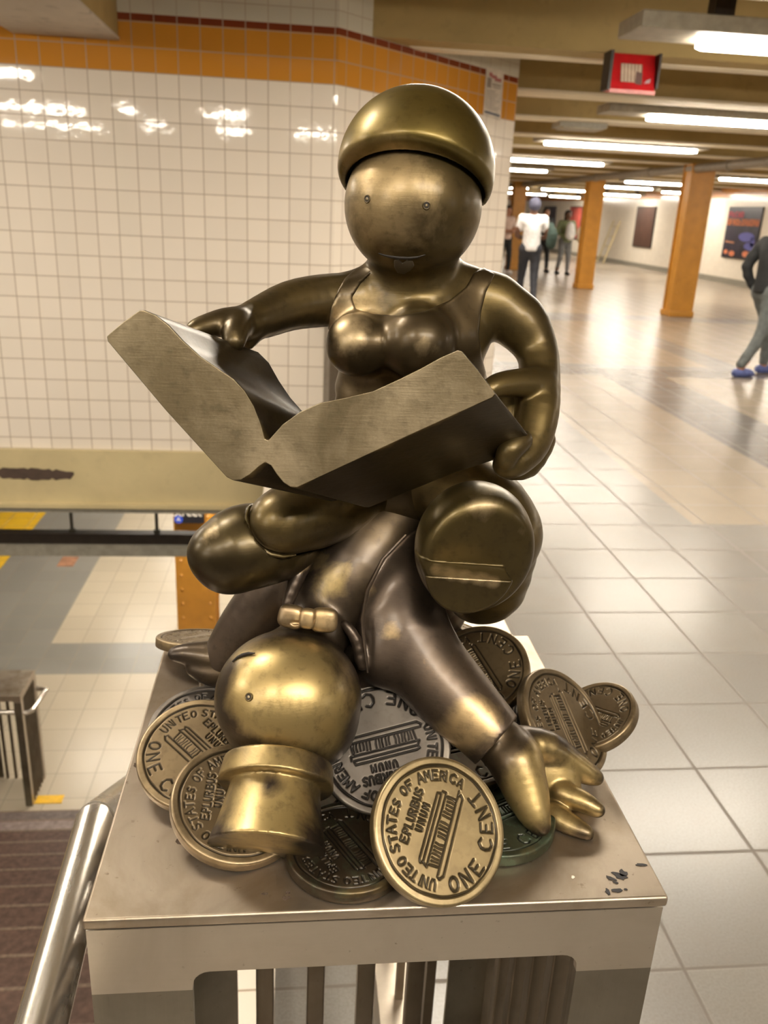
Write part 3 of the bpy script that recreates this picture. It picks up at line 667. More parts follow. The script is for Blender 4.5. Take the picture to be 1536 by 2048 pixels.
def mesh_sdf(S, h, lo=None, hi=None):
    lo = np.array(S.lo if lo is None else lo)-2.5*h; hi = np.array(S.hi if hi is None else hi)+2.5*h
    B = 4; nb = np.ceil((hi-lo)/(h*B)).astype(int)+1; n = nb*B+1
    bc = np.stack(np.meshgrid(*[np.arange(k) for k in nb], indexing='ij'), -1).reshape(-1, 3)
    ctr = lo+(bc+.5)*B*h; dc = S(ctr)
    D = np.full(n, 1.0, f32); near = np.abs(dc) < B*h*1.9
    for (i, j, k), v in zip(bc[~near], dc[~near]):
        if v < 0: D[i*B:i*B+B+1, j*B:j*B+B+1, k*B:k*B+B+1] = -1.0
    loc = np.stack(np.meshgrid(*[np.arange(B+1)]*3, indexing='ij'), -1).reshape(-1, 3)
    nbk = bc[near]; CH = 6000
    for a in range(0, len(nbk), CH):
        idx = (nbk[a:a+CH, None, :]*B+loc[None]).reshape(-1, 3); flat = np.ravel_multi_index(idx.T, n); uf, inv = np.unique(flat, return_index=True)
        ii = idx[inv]; D.ravel()[uf] = S(lo+ii*h)
    sg = D < 0
    c = [(0,0,0),(1,0,0),(0,1,0),(1,1,0),(0,0,1),(1,0,1),(0,1,1),(1,1,1)]
    sl = lambda A, o: A[o[0]:A.shape[0]-1+o[0], o[1]:A.shape[1]-1+o[1], o[2]:A.shape[2]-1+o[2]]
    cnt = sum(sl(sg, o).astype(np.int8) for o in c); act = (cnt > 0) & (cnt < 8); cells = np.argwhere(act)
    vid = np.full(act.shape, -1, np.int64); vid[act] = np.arange(len(cells))
    acc = np.zeros((len(cells), 3)); w_ = np.zeros(len(cells)); vals = [D[cells[:, 0]+o[0], cells[:, 1]+o[1], cells[:, 2]+o[2]] for o in c]
    for a in range(8):
        for b in range(a+1, 8):
            df = np.abs(np.array(c[a])-np.array(c[b]))
            if df.sum() != 1: continue
            va, vb = vals[a], vals[b]; m = (va < 0) != (vb < 0); t = np.where(m, va/np.where(m, va-vb, 1), 0)
            acc += np.where(m[:, None], np.array(c[a])+t[:, None]*(np.array(c[b])-np.array(c[a])), 0); w_ += m
    V = lo+(cells+acc/np.maximum(w_, 1)[:, None])*h
    quads = []
    for ax in range(3):
        u, v = (ax+1) % 3, (ax+2) % 3
        s0 = [slice(None)]*3; s1 = [slice(None)]*3; s0[ax] = slice(0, -1); s1[ax] = slice(1, None)
        e = np.argwhere(sg[tuple(s0)] != sg[tuple(s1)]); e = e[(e[:, u] > 0) & (e[:, v] > 0) & (e[:, u] < n[u]-1) & (e[:, v] < n[v]-1)]
        if not len(e): continue
        du = np.zeros(3, int); du[u] = 1; dv = np.zeros(3, int); dv[v] = 1
        g = lambda q: vid[q[:, 0], q[:, 1], q[:, 2]]
        q = np.stack([g(e-du-dv), g(e-dv), g(e), g(e-du)], 1); ins = sg[e[:, 0], e[:, 1], e[:, 2]]
        q[~ins] = q[~ins][:, ::-1]; quads.append(q)
    Q = np.concatenate(quads); Q = Q[(Q >= 0).all(1)]
    for it in range(3):
        d = S(V); g = np.stack([S(V+np.eye(3)[i]*h*.15)-S(V-np.eye(3)[i]*h*.15) for i in range(3)], 1)/(h*.3)
        V = V-np.clip(d/np.maximum((g*g).sum(1), .2), -h*.5, h*.5)[:, None]*g*(.9 if it < 2 else .7)
    return V, Q
def np_mesh(name, V, Q):
    me = bpy.data.meshes.new(name); me.vertices.add(len(V)); me.vertices.foreach_set('co', V.astype(f32).ravel())
    n = Q.shape[1]; me.loops.add(Q.size); me.loops.foreach_set('vertex_index', Q.astype(np.int32).ravel())
    me.polygons.add(len(Q)); me.polygons.foreach_set('loop_start', np.arange(0, Q.size, n, dtype=np.int32)); me.polygons.foreach_set('loop_total', np.full(len(Q), n, np.int32))
    me.update(calc_edges=True); me.validate(); return me
def add_attr(me, nm, val):
    a = me.attributes.new(nm, 'FLOAT', 'POINT'); a.data.foreach_set('value', np.asarray(val, f32))
def sdf_obj(name, S, h, mat, parent, wear_lit=(), base=0.0, lo=None, hi=None, sharp=None):
    V, Q = mesh_sdf(S, h, lo, hi); me = np_mesh(name, V, Q)
    x, y = project(V); wv = np.full(len(V), base)
    for (px, py, r, s) in wear_lit: wv += s*np.exp(-((x-px)**2+(y-py)**2)/(r*r))
    add_attr(me, 'wear_lit', wv)
    o = link(name, me, mat, parent, smooth=True)
    if sharp: me.set_sharp_from_angle(angle=math.radians(sharp))
    return o

# ------------------------------------------------------------------ the bronze statue
statue = tag(empty('bronze_statue', (.063, .62, PZ0)), 'bronze statue, a reader sitting on a fallen man in a top hat, over giant coins', 'statue')
H1 = .0017
# ---- seated reader: one continuous body
B = Shape()
B.add(ellip(826, 413, .630, 137, 136, 136), 0)
B.add(chain([(830, 500, .642, 62), (834, 560, .650, 84)]), .012)
B.add(ellip(824, 665, .652, 160, 112, 92), .022)
B.add(chain([(715, 600, .655, 50), (760, 575, .655, 46), (825, 585, .668, 64), (910, 575, .655, 46), (985, 602, .655, 54)]), .014)
B.add(ellip(826, 795, .655, 154, 140, 86), .014)
B.add(ellip(800, 950, .672, 175, 110, 105), .012)
B.add(ball(714, 690, .614, 58), .013); B.add(ball(838, 686, .605, 68), .013)
# arm on the left side of the picture
B.add(chain([(708, 598, .652, 50), (640, 602, .642, 49), (580, 612, .627, 46), (525, 634, .607, 40), (482, 650, .588, 32)]), .007)
B.add(chain([(490, 645, .588, 30), (450, 645, .576, 26), (405, 655, .566, 20), (385, 662, .56, 14)]), .004)
B.add(chain([(480, 645, .578, 26), (470, 665, .566, 24), (468, 685, .558, 19)]), .004)
B.add(chain([(510, 650, .600, 26), (497, 688, .590, 11)]), .003)
ARM_L = B.ops[-4]
# arm on the right side
B.add(chain([(985, 612, .655, 56), (1038, 645, .650, 54), (1073, 700, .640, 40), (1079, 760, .622, 39), (1076, 825, .600, 40), (1060, 885, .585, 38), (1030, 920, .572, 32), (1010, 930, .568, 24)]), .007)
B.add(chain([(1078, 770, .612, 34), (1040, 766, .600, 27), (1000, 770, .590, 23), (978, 780, .584, 18)]), .004)
B.add(ellip(1040, 830, .612, 52, 62, 22), .004)
B.add(chain([(1085, 880, .600, 26), (1055, 930, .590, 24), (1015, 942, .585, 16)]), .0015)
B.add(chain([(1045, 880, .566, 20), (1020, 900, .560, 22), (1010, 925, .562, 18)]), .002)
# thighs and lower legs
B.add(chain([(740, 950, .665, 82), (650, 1010, .630, 78), (600, 1030, .609, 72), (560, 1046, .595, 65)]), .006)
B.add(chain([(880, 960, .650, 85), (960, 1010, .625, 85), (1005, 1060, .610, 76), (1000, 1085, .60, 76)]), .006)
B.add(chain([(1000, 1080, .615, 78), (985, 1170, .63, 66), (955, 1185, .64, 62)]), .004)
# eyes and mouth: near-black pieces paint the shade inside pits and a slit
def on_face(px, py, cx=826, cy=413, Y=.630, r=137):
    d = ray(px, py); d = d/np.linalg.norm(d); c = P(cx, cy, Y); rr = r/scl(c); oc = CAM-c; b = oc@d; t = -b-math.sqrt(max(b*b-(oc@oc-rr*rr), 0)); return CAM+d*t
def pit(S, q, r, k=.0004): S.sub(cap3(q, q, r, r), k)
BW = [(790, 350, 100, .45), (770, 430, 120, .45), (700, 660, 45, .7), (850, 700, 60, .35), (720, 640, 60, .5), (472, 668, 28, .5), (580, 600, 50, .15), (1085, 700, 60, .12), (1000, 770, 30, .3), (1090, 860, 40, .25), (560, 1010, 40, .35)]
body = sdf_obj('seated_figure_body', B, H1, M_body, statue, BW, .0)
tag(body, 'smooth round headed figure with tiny eyes, arms holding the open book')
def eye(px, py, parent, k=1.0, **kw):
    q = on_face(px, py, **kw); c = P(kw.get('cx', 826), kw.get('cy', 413), kw.get('Y', .63)); n_ = (q-c)/np.linalg.norm(q-c); e1 = np.cross(n_, [0, 0, 1.]); e1 /= np.linalg.norm(e1); e2_ = np.cross(n_, e1); s_ = k/scl(q)
    prof = [(8.5, -.3), (8.0, .5), (7.0, .8), (6.2, .5), (5.6, .25)]; pd = [(5.6, .25), (4.2, .2), (3.2, .3)]; pb = [(3.2, .3), (2.8, 1.0), (1.8, 1.6), (.3, 1.9)]
    for nm, pr, mt in (('eye_rim', prof, M_body), ('hollow_shade', pd, M_hollow_shade), ('eye_bump', pb, M_man_b)):
        m = MB(); N_ = 24; vs = [q+(r*s_)*(math.cos(2*math.pi*j/N_)*e1+math.sin(2*math.pi*j/N_)*e2_)+n_*h_*s_ for r, h_ in pr for j in range(N_)]
        fs = [(i*N_+j, i*N_+(j+1) % N_, (i+1)*N_+(j+1) % N_, (i+1)*N_+j) for i in range(len(pr)-1) for j in range(N_)]
        if nm == 'eye_bump': fs.append([(len(pr)-1)*N_+j for j in range(N_)])
        m.add(vs, fs); m.build(nm, mt, parent, smooth=True)
def mouth(pts, parent, rs_, **kw):
    Q_ = []; c = P(kw.get('cx', 826), kw.get('cy', 413), kw.get('Y', .63))
    pp = [on_face(x, y, **kw) for x, y in pts]
    m = MB(); m.tube([p_-(p_-c)/np.linalg.norm(p_-c)*r_*.45 for p_, r_ in zip(pp, rs_)], rs_, 10); m.build('mouth', M_hollow_shade, parent, smooth=True)
M_hollow_shade = plain('hollow_shade', (.012, .008, .005), .6); M_man_b = M_page
eye(734, 398, body); eye(853, 411, body)
mouth(((757, 507), (768, 511), (780, 514), (793, 516), (806, 517), (820, 517), (835, 515), (851, 510)), body, [.0004, .0009, .0012, .0013, .0013, .0012, .0009, .0004])
# heart-shaped worn spot on the chin
hp = [(788, 520), (797, 517), (805, 526), (814, 519), (826, 522), (829, 531), (821, 541), (808, 548), (795, 546), (788, 534)]
hs = Shape().add(Off(B, .0004)).cut(pxprism(hp), .0003)
q = on_face(808, 532); sdf_obj('chin_spot', hs, .0007, plain('pale_worn_spot', (.14, .12, .09), .45, .6), body, lo=q-.012, hi=q+.012)
# ---- dress: thin layer over the torso, below the neckline
poly = [(690, 556), (712, 536), (735, 530), (752, 540), (722, 566), (704, 596), (712, 618), (745, 628), (800, 631), (850, 622), (900, 600), (932, 574), (948, 545), (968, 535), (990, 548),
        (972, 585), (962, 625), (958, 670), (964, 715), (972, 745), (964, 800), (960, 1100), (600, 1100), (640, 900), (672, 790), (660, 740), (645, 700), (657, 650), (662, 615), (676, 580)]
DB = Shape(); DB.ops = B.ops[1:8]+[o_ for o_ in B.ops[8:9]]+[o_ for o_ in B.ops if o_ is B.ops[12]]
DR = Shape().add(Off(DB, .0017)).cut(pxprism(poly), .0014)
sdf_obj('dress', DR, H1, M_dress, body, [(690, 640, 50, .75), (710, 700, 45, .35), (850, 700, 50, .3), (735, 560, 30, .3), (920, 620, 40, .2)], .02)
# ---- hat
hc = P(832, 343, .632); hr = 157/scl(hc); hR, hU, hF = frame(832, 343)
tip = math.radians(33); rl = math.radians(9)
# the rim's near edge is lifted, so the axis leans away from the viewer
ax = (hU*math.cos(rl)+hR*math.sin(rl))*math.cos(tip)+hF*math.sin(tip)
ax /= np.linalg.norm(ax)
rimc = hc-ax*(34/scl(hc))
HT = Shape().add(cap3(hc, hc, hr, hr), 0).cut(half(rimc, -ax), .006)
hd = P(826, 413, .630); HT.sub(ellip3(hd, [144/scl(hd)]*3, np.eye(3)), .002)
hat = sdf_obj('round_hat', HT, H1, M_hat, body, [(770, 290, 60, .45), (700, 320, 40, .55), (930, 380, 40, .25), (860, 300, 60, .25)], .0)
tag(hat, 'olive brown dome shaped hat with a rolled rim')
# ---- shoes
def shoe_left():
    S = Shape().add(chain([(458, 1112, .598, 76), (490, 1095, .602, 84), (540, 1088, .615, 78), (580, 1088, .632, 64)], 3), 0)
    S.add(ball(425, 1105, .592, 44), .01)
    return S
sh = shoe_left()
sh.sub(chain([(650, 1010, .630, 82), (600, 1030, .609, 76), (560, 1046, .595, 68.5)]), .0012)
sdf_obj('round_toed_shoe', sh, H1, M_shoe, body, [(430, 1100, 50, .35), (420, 1050, 30, .3), (520, 1120, 40, .1)], .0)
# collar bead where the leg enters the shoe
pts = [on_face(x, y, 562, 1046, .597, 73) for x, y in ((500, 1012), (494, 1030), (495, 1052), (503, 1075), (519, 1095), (541, 1108), (566, 1113), (592, 1110))]
m = MB(); m.tube(pts, [.0008, .0016, .002, .002, .002, .002, .0016, .0006], 10); m.build('shoe_collar', M_shoe, body, smooth=True)
# right shoe: sole toward the viewer, with heel block
c0 = P(948, 1095, .566); s0 = scl(c0)
sR, sU, sF = frame(948, 1095)
E1 = ellip(948, 1094, .585, 119, 133, 125, -8)
n1 = -sF*.86+sR*.24-sU*.42; n1 /= np.linalg.norm(n1)
cE = P(948, 1094, .585)
sole = half(cE+n1*(58/s0), n1); heel = half(cE+n1*(124/s0), n1)
ld = sR*.98-sU*.20; ln = np.cross(n1, ld); ln /= np.linalg.norm(ln)
if ln@UP < 0: ln = -ln
hd_ = ray(935, 1128); pc = cE+n1*(58/s0); hp_ = CAM+hd_*(((pc-CAM)@n1)/(hd_@n1))
below = half(hp_, ln)
S1 = Shape().add(E1, 0).cut(sole, .009)
hx = np.cross(n1, ln); hx /= np.linalg.norm(hx); hc_ = cE-sR*(38/s0)+sU*(14/s0)
def heel_fn(p):
    q = p-hc_; u_, v_ = (q@hx)/(90/s0), (q@ln)/(97/s0); return (np.hypot(u_, v_)-1)*90/s0
S2 = Shape().add(Prim(heel_fn, cE-.06, cE+.06), 0).cut(half(cE-n1*.0, -n1), .001).cut(heel, .0025).cut(below, .0012)
RS = Shape().add(S1, 0).add(S2, .0)
sdf_obj('round_toed_shoe', RS, .0014, M_shoe, body, [(960, 1010, 50, .5), (905, 1060, 35, .35), (1045, 1060, 25, .4), (870, 1140, 16, .8), (900, 1146, 16, .8), (930, 1152, 16, .8), (960, 1158, 16, .8), (990, 1164, 16, .8)], .0)  # the last five spots paint the heel's top face as lit from above
# ---- book
fr_ = [(212, 672), (214, 682), (330, 820), (452, 954), (466, 961), (482, 960), (500, 949), (518, 933), (530, 925), (541, 931), (553, 949), (566, 965), (580, 974), (594, 975), (790, 884), (985, 795), (991, 787), (956, 740), (924, 702), (915, 699), (880, 715), (840, 737), (800, 757), (745, 782), (690, 795), (640, 805), (600, 823), (565, 848), (536, 880), (530, 878), (522, 848), (508, 812), (490, 782), (468, 758), (440, 739), (400, 712), (365, 680), (335, 648), (310, 629), (288, 620), (278, 620), (245, 644)]
of_ = [(212, 73), (212, 73), (208, 55), (198, 42), (196, 42), (192, 42), (180, 45), (172, 50), (165, 50), (160, 48), (155, 45), (150, 42), (148, 40), (145, 40), (118, 62), (84, 100), (82, 103), (72, 104), (68, 104), (68, 105), (76, 98), (84, 86), (90, 73), (100, 56), (110, 50), (124, 50), (130, 46), (138, 42), (146, 26), (148, 24), (148, 34), (150, 54), (152, 70), (155, 84), (164, 82), (182, 84), (194, 82), (204, 78), (208, 76), (207, 77), (209, 78), (211, 76)]
def bookpt(i, t):
    (x, y), (ox, oy) = fr_[i], of_[i]
    Yf = .505+.012*((x-212)/780.0)*0; Yb = .578+.006*math.exp(-((x-560)/150.0)**2)
    a = P(x, y, Yf); b = P(x+ox, y+oy, Yb); return a*(1-t)+b*t
N = len(fr_); NSg = 8; vs = [bookpt(i, k/NSg) for k in range(NSg+1) for i in range(N)]; fs = []; mi = []
for k in range(NSg):
    for i in range(N): fs.append((k*N+i, k*N+(i+1) % N, (k+1)*N+(i+1) % N, (k+1)*N+i)); mi.append(0)
fs.append(list(range(N))); mi.append(1); fs.append([NSg*N+i for i in range(N)][::-1]); mi.append(1)
m = MB()
m.add(vs, fs); m.m = mi
book = m.build('open_book', [M_cover, M_page], statue, bevel=.0011, seg=3, ang=38)
add_attr(book.data, 'wear_lit', np.array([.42 if (i < N and 13 <= i <= 20) else (.35 if i < N else -.05) for i in range(len(vs))]))
tag(book, 'thick open book with curved pages and polished end faces')
# ---- fallen man: head, shirt front and hands are one body
M_man = bronze('bronze_man', (.05, .037, .028), (.10, .072, .042), (.40, .295, .125), .33, .3)
def man_torso():
    T = Shape().add(chain([(640, 1262, .595, 62), (655, 1225, .617, 80), (700, 1150, .640, 112), (750, 1075, .667, 128), (800, 1010, .692, 125)], 3), 0)
    T.add(chain([(770, 1060, .68, 115), (830, 1130, .72, 95), (850, 1200, .77, 85)]), .015)
    return T
MT = man_torso()
G = Shape().add(ellip(577, 1394, .557, 146, 134, 140), 0)
G.add(ellip(590, 1455, .552, 118, 90, 110), .012)
G.add(chain([(600, 1300, .585, 60), (650, 1250, .610, 62)]), .008)
G.add(Off(MT, -.003), .004)
# hand on the right of the picture, palm up, thumb toward the viewer
G.add(chain([(960, 1450, .550, 44), (1010, 1495, .540, 50), (1035, 1525, .530, 50)]), .006)
G.add(chain([(1030, 1520, .528, 50), (1050, 1575, .515, 44), (1068, 1625, .501, 31), (1082, 1655, .493, 17)]), .005)
G.add(ellip(1098, 1572, .540, 62, 84, 30, 25), .006)
G.add(chain([(1035, 1485, .552, 34), (1095, 1496, .552, 32), (1143, 1526, .551, 26), (1172, 1545, .549, 21), (1194, 1556, .548, 13)]), .004)
G.add(chain([(1120, 1585, .530, 24), (1162, 1602, .520, 20), (1196, 1620, .512, 14)]), .0025)
G.add(chain([(1102, 1630, .518, 28), (1142, 1652, .505, 22), (1174, 1667, .496, 14)]), .0025)
# hand on the left
G.add(chain([(455, 1320, .668, 38), (420, 1315, .668, 32), (375, 1308, .667, 20), (348, 1308, .666, 12)]), .003)
G.add(chain([(455, 1345, .660, 30), (420, 1345, .660, 24), (390, 1335, .662, 18)]), .003)
G.cut(half((0, 0, PZ0+.0006), (0, 0, -1)), .0008)
manw = [(575, 1350, 110, 1.0), (600, 1420, 100, .8), (500, 1400, 60, .6), (640, 1480, 50, .3), (1050, 1580, 60, .8), (1160, 1620, 70, .8), (1085, 1495, 45, .7), (1160, 1540, 45, .8), (1040, 1620, 50, .5), (670, 1150, 60, .5), (360, 1305, 30, .3), (520, 1520, 40, -.4)]
man = sdf_obj('fallen_man_body', G, H1, M_man, statue, manw, -.05)
tag(man, 'fallen man lying on his back, round head tipped toward the viewer, palm open')
eye(497, 1394, man, 1.05, cx=577, cy=1394, Y=.557, r=143)
mouth(((464, 1323), (474, 1314), (484, 1309), (496, 1306), (509, 1306)), man, [.0004, .0010, .0014, .0012, .0004], cx=577, cy=1394, Y=.557, r=143)
# ---- coat: over the torso except the open front, plus sleeves
lap = [(556, 1240), (562, 1212), (584, 1160), (612, 1105), (650, 1040), (690, 985), (930, 985), (870, 1040), (815, 1068), (768, 1115), (738, 1165), (724, 1215), (722, 1275), (700, 1330), (560, 1330)]
K = Shape().add(Off(MT, .0022), 0).sub(pxprism(lap), .0028)
SL = Shape().add(chain([(800, 1090, .668, 88), (798, 1170, .635, 88), (806, 1245, .610, 86), (848, 1322, .588, 80), (905, 1390, .568, 74), (962, 1448, .550, 64), (1010, 1500, .537, 58)], 3, .004), 0)
ca = P(905, 1390, .568); cb = P(992, 1482, .542); cx_ = (cb-ca)/np.linalg.norm(cb-ca); cx_ = cx_+RT*.10; cx_ /= np.linalg.norm(cx_)
SL.cut(half(cb, cx_), .0015); SL.sub(cap3(cb-cx_*.006, cb+cx_*.05, 52/scl(cb), 52/scl(cb)), .0015)
K.add(SL, .008)
K.add(chain([(768, 1190, .625, 52), (764, 1250, .605, 52), (772, 1320, .590, 56)]), .010)
K.add(chain([(690, 1248, .585, 8), (712, 1280, .580, 10), (724, 1330, .575, 11)]), .004)
SLL = Shape().add(chain([(640, 1110, .665, 60), (575, 1165, .665, 66), (520, 1225, .667, 60), (480, 1275, .668, 52), (450, 1320, .669, 44)], 3, .004), 0)
cl = P(436, 1330, .669); cd_ = cl-P(500, 1250, .668); cd_ /= np.linalg.norm(cd_); SLL.cut(half(cl, cd_), .0015)
K.add(SLL, .012)
K.add(ellip(722, 1310, .607, 44, 84, 50), .008)
# raised lapel edges
K.add(chain([(573, 1216, .598, 9), (588, 1170, .606, 13), (612, 1118, .618, 15), (648, 1050, .640, 13), (664, 1030, .65, 8)]), .004)
K.cut(half((0, 0, PZ0+.0006), (0, 0, -1)), .0008)
coat = sdf_obj('tail_coat', K, H1, M_coat, man, [(960, 1440, 60, .9), (860, 1340, 40, .35), (780, 1260, 30, .55), (740, 1180, 25, .45), (600, 1130, 22, .5), (900, 1480, 50, .5)], .0)
tag(coat, 'dark coat with open lapels and one wide sleeve rubbed to brass')
m = MB(); m.tube([P(*a) for a in ((735, 1345, .566), (729, 1290, .572), (724, 1240, .580), (735, 1180, .582), (766, 1118, .585), (812, 1070, .592))], [.0008, .0014, .0016, .0016, .0014, .0008], 8)
m.build('lapel_edge', M_coat, man, smooth=True)
def sup(px, py, Y, rx, ry, rz, roll=0, e=3.2):
    p0 = P(px, py, Y); s = scl(p0); a = math.radians(roll); A = np.array([RT*math.cos(a)+UP*math.sin(a), -RT*math.sin(a)+UP*math.cos(a), FW]); r = np.array([rx, ry, rz])/s
    def fn(p): q = np.abs((p-p0)@A.T)/r; return ((q**e).sum(1)**(1/e)-1)*r.min()
    return Prim(fn, p0-r.max()*1.3, p0+r.max()*1.3)
# bow tie
T = Shape().add(sup(583, 1233, .570, 27, 24, 17, -14), 0); T.add(sup(648, 1240, .567, 28, 25, 17, -4), .0); T.add(sup(615, 1237, .563, 16, 21, 14, -8), .0008)
T.sub(chain([(600, 1222, .562, 3), (572, 1226, .562, 2)]), .0005); T.sub(chain([(628, 1240, .560, 3), (652, 1232, .560, 2)]), .0005); T.sub(chain([(598, 1246, .563, 3), (580, 1246, .562, 2)]), .0005)
tag(sdf_obj('bow_tie', T, .0009, M_coat, man, [(613, 1238, 80, .75)], .2), 'small knotted bow tie, rubbed pale')
# ---- top hat upside down on the coins
ec = PZ(534, 1695, 1.0795); tR, tU, tF = frame(540, 1620)
adir = -tU*.97+tR*(-.10); adir = adir/np.linalg.norm(adir)*math.cos(math.radians(16))-tF*math.sin(math.radians(16)); adir /= np.linalg.norm(adir)
bcen = ec-adir*(146/scl(ec))
def disc_sdf(c, a, r0, r1, L):   # truncated cone from c along a
    b = c+a*L
    def fn(p):
        q = p-c; t = q@a; rr_ = np.linalg.norm(q-t[:, None]*a, axis=1); rad = r0+(r1-r0)*np.clip(t/L, 0, 1)
        dx = rr_-rad; dz = np.maximum(-t, t-L); return np.where((dx > 0) & (dz > 0), np.hypot(dx, dz), np.maximum(dx, dz))
    R_ = max(r0, r1); return Prim(fn, np.minimum(c, b)-R_, np.maximum(c, b)+R_)
sb_ = scl(bcen)
TH = Shape().add(disc_sdf(bcen-adir*(20/sb_), adir, 107/sb_, 112/sb_, 40/sb_), 0)
RN = Shape(); RN.add(TH, 0)
CR = disc_sdf(bcen+adir*.003, adir, 80/sb_, 80/sb_, float(np.linalg.norm(ec-bcen))-.003)
def flare(p):
    q = p-bcen; L = float(np.linalg.norm(ec-bcen)); t = q@adir; rr_ = np.linalg.norm(q-t[:, None]*adir, axis=1); u_ = np.clip(t/L, 0, 1)
    rad = (84+25*u_**1.5)/sb_; dx = (rr_-rad)*.95; dz = np.maximum(-t, t-L); return np.where((dx > 0) & (dz > 0), np.hypot(dx, dz), np.maximum(dx, dz))
TH2 = Shape().add(Prim(flare, np.minimum(bcen, ec)-.045, np.maximum(bcen, ec)+.045), 0).add(TH, .0012)
TR_ = Shape().add(Off(TH2, .0012), 0)
TR_.cut(half((0, 0, PZ0+.0006), (0, 0, -1)), .0008)
th = sdf_obj('top_hat', TR_, .0014, M_man, man, [(560, 1520, 200, .5), (535, 1640, 60, .6), (545, 1575, 30, -.5), (480, 1650, 40, .3)], .12, sharp=60)
tag(th, 'upturned top hat with a thick brim, its crown pointing down at the coins')

# ---- giant coins with engraved faces
GLY = {'A': [[(0, 0), (.4, 1), (.8, 0)], [(.15, .38), (.65, .38)]], 'B': [[(0, 0), (0, 1), (.5, .95), (.6, .75), (.45, .55), (0, .52)], [(.45, .55), (.7, .3), (.5, .03), (0, 0)]],
 'C': [[(.75, .85), (.45, 1), (.1, .8), (0, .5), (.1, .18), (.45, 0), (.78, .15)]], 'E': [[(.7, 1), (0, 1), (0, 0), (.75, 0)], [(0, .52), (.55, .52)]], 'F': [[(.7, 1), (0, 1), (0, 0)], [(0, .52), (.5, .52)]],
 'I': [[(.1, 0), (.1, 1)]], 'L': [[(0, 1), (0, 0), (.6, 0)]], 'M': [[(0, 0), (.05, 1), (.4, .4), (.75, 1), (.8, 0)]], 'N': [[(0, 0), (0, 1), (.7, 0), (.7, 1)]],
 'O': [[(.4+.4*math.cos(a*math.pi/6), .5+.5*math.sin(a*math.pi/6)) for a in range(13)]], 'P': [[(0, 0), (0, 1), (.5, .95), (.62, .75), (.45, .5), (0, .48)]],
 'R': [[(0, 0), (0, 1), (.5, .95), (.62, .75), (.45, .5), (0, .48)], [(.3, .48), (.7, 0)]], 'S': [[(.65, .88), (.35, 1), (.05, .8), (.15, .58), (.55, .42), (.65, .2), (.35, 0), (0, .12)]],
 'T': [[(0, 1), (.8, 1)], [(.4, 1), (.4, 0)]], 'U': [[(0, 1), (.02, .3), (.2, .02), (.5, .02), (.68, .3), (.7, 1)]], '.': [[(.1, .1), (.14, .14)]]}
def glyph_w(c): return .3 if c in 'I.' else (.55 if c == ' ' else .95)
segs = []
rj = random.Random(11)
def seg_poly(pl, w_):
    for a, b in zip(pl[:-1], pl[1:]): segs.append((*a, *b, w_))
def arc_text(txt, a0, a1, r, hgt, w_, inward=False):
    tot = sum(glyph_w(c) for c in txt); pos = 0
    for c in txt:
        g = glyph_w(c); mid = (pos+g*.42)/tot; ang = math.radians(a0+(a1-a0)*mid)
        if c in GLY:
            jr, js = rj.uniform(-.08, .08), rj.uniform(.88, 1.08)
            for pl in GLY[c]:
                q = []
                for x, y in pl:
                    u = (x-.4)*hgt*.86*js; v = (y*js)*hgt
                    u, v = u*math.cos(jr)-v*math.sin(jr), u*math.sin(jr)+v*math.cos(jr)
                    rad = r+v if not inward else r-v
                    er = (math.cos(ang), math.sin(ang)); et = (math.sin(ang), -math.cos(ang)) if not inward else (-math.sin(ang), math.cos(ang))
                    q.append((er[0]*rad+et[0]*u, er[1]*rad+et[1]*u))
                seg_poly(q, w_)
        pos += g
def line_text(txt, x0, x1, y, hgt, w_, slope=0.0):
    tot = sum(glyph_w(c) for c in txt); pos = 0
    for c in txt:
        g = glyph_w(c)
        if c in GLY:
            xx = x0+(x1-x0)*pos/tot
            for pl in GLY[c]: seg_poly([(xx+p[0]*hgt*.8, y+p[1]*hgt+slope*(xx-x0)) for p in pl], w_)
        pos += g
arc_text('UNITEO STATES OF AMERICA', 193, -14, .67, .125, .0115)
arc_text('ONE CENT', 207, 338, .82, .20, .0155, inward=True)
line_text('E.PLURIBUS', -.36, .42, .40, .115, .012); line_text('UNUM', -.14, .28, .25, .095, .012)
# portico
for pl in ([(-.47, .17), (.45, .19), (.47, .13), (-.50, .11), (-.52, .15), (-.47, .17)], [(-.50, .11), (-.54, .04), (.50, .06), (.50, .12)], [(-.50, .035), (-.48, -.14), (.47, -.12), (.46, .05)], [(-.58, -.15), (.60, -.12)],
           [(-.60, -.15), (-.62, -.19), (-.56, -.235), (.52, -.20), (.56, -.16), (.54, -.13)]): seg_poly(pl, .012)
for k in range(19):
    if k in (6, 12): continue
    x = -.44+k*.049; seg_poly([(x, .02+rj.uniform(-.02, .01)), (x+rj.uniform(-.012, .012), -.05), (x+rj.uniform(-.015, .015), -.12)], .0085)
segs_a = np.array(segs)
def groove_mask(xy):
    d = np.full(len(xy), 9.0)
    for x0, y0, x1, y1, w_ in segs_a:
        e = np.array([x1-x0, y1-y0]); L = max(e@e, 1e-9); q = xy-np.array([x0, y0]); t = np.clip((q@e)/L, 0, 1); d = np.minimum(d, np.linalg.norm(q-t[:, None]*e, axis=1)-w_)
    r = np.linalg.norm(xy, axis=1); an = np.arctan2(xy[:, 1], xy[:, 0]); ringr = .872+.005*np.sin(an*5+1)+.003*np.sin(an*13)
    d = np.minimum(d, np.abs(r-ringr)-.010-.006*np.sin(an*3)**2)
    return np.clip(.5-d/.018, 0, 1)
CR_, CT = .048, .0098
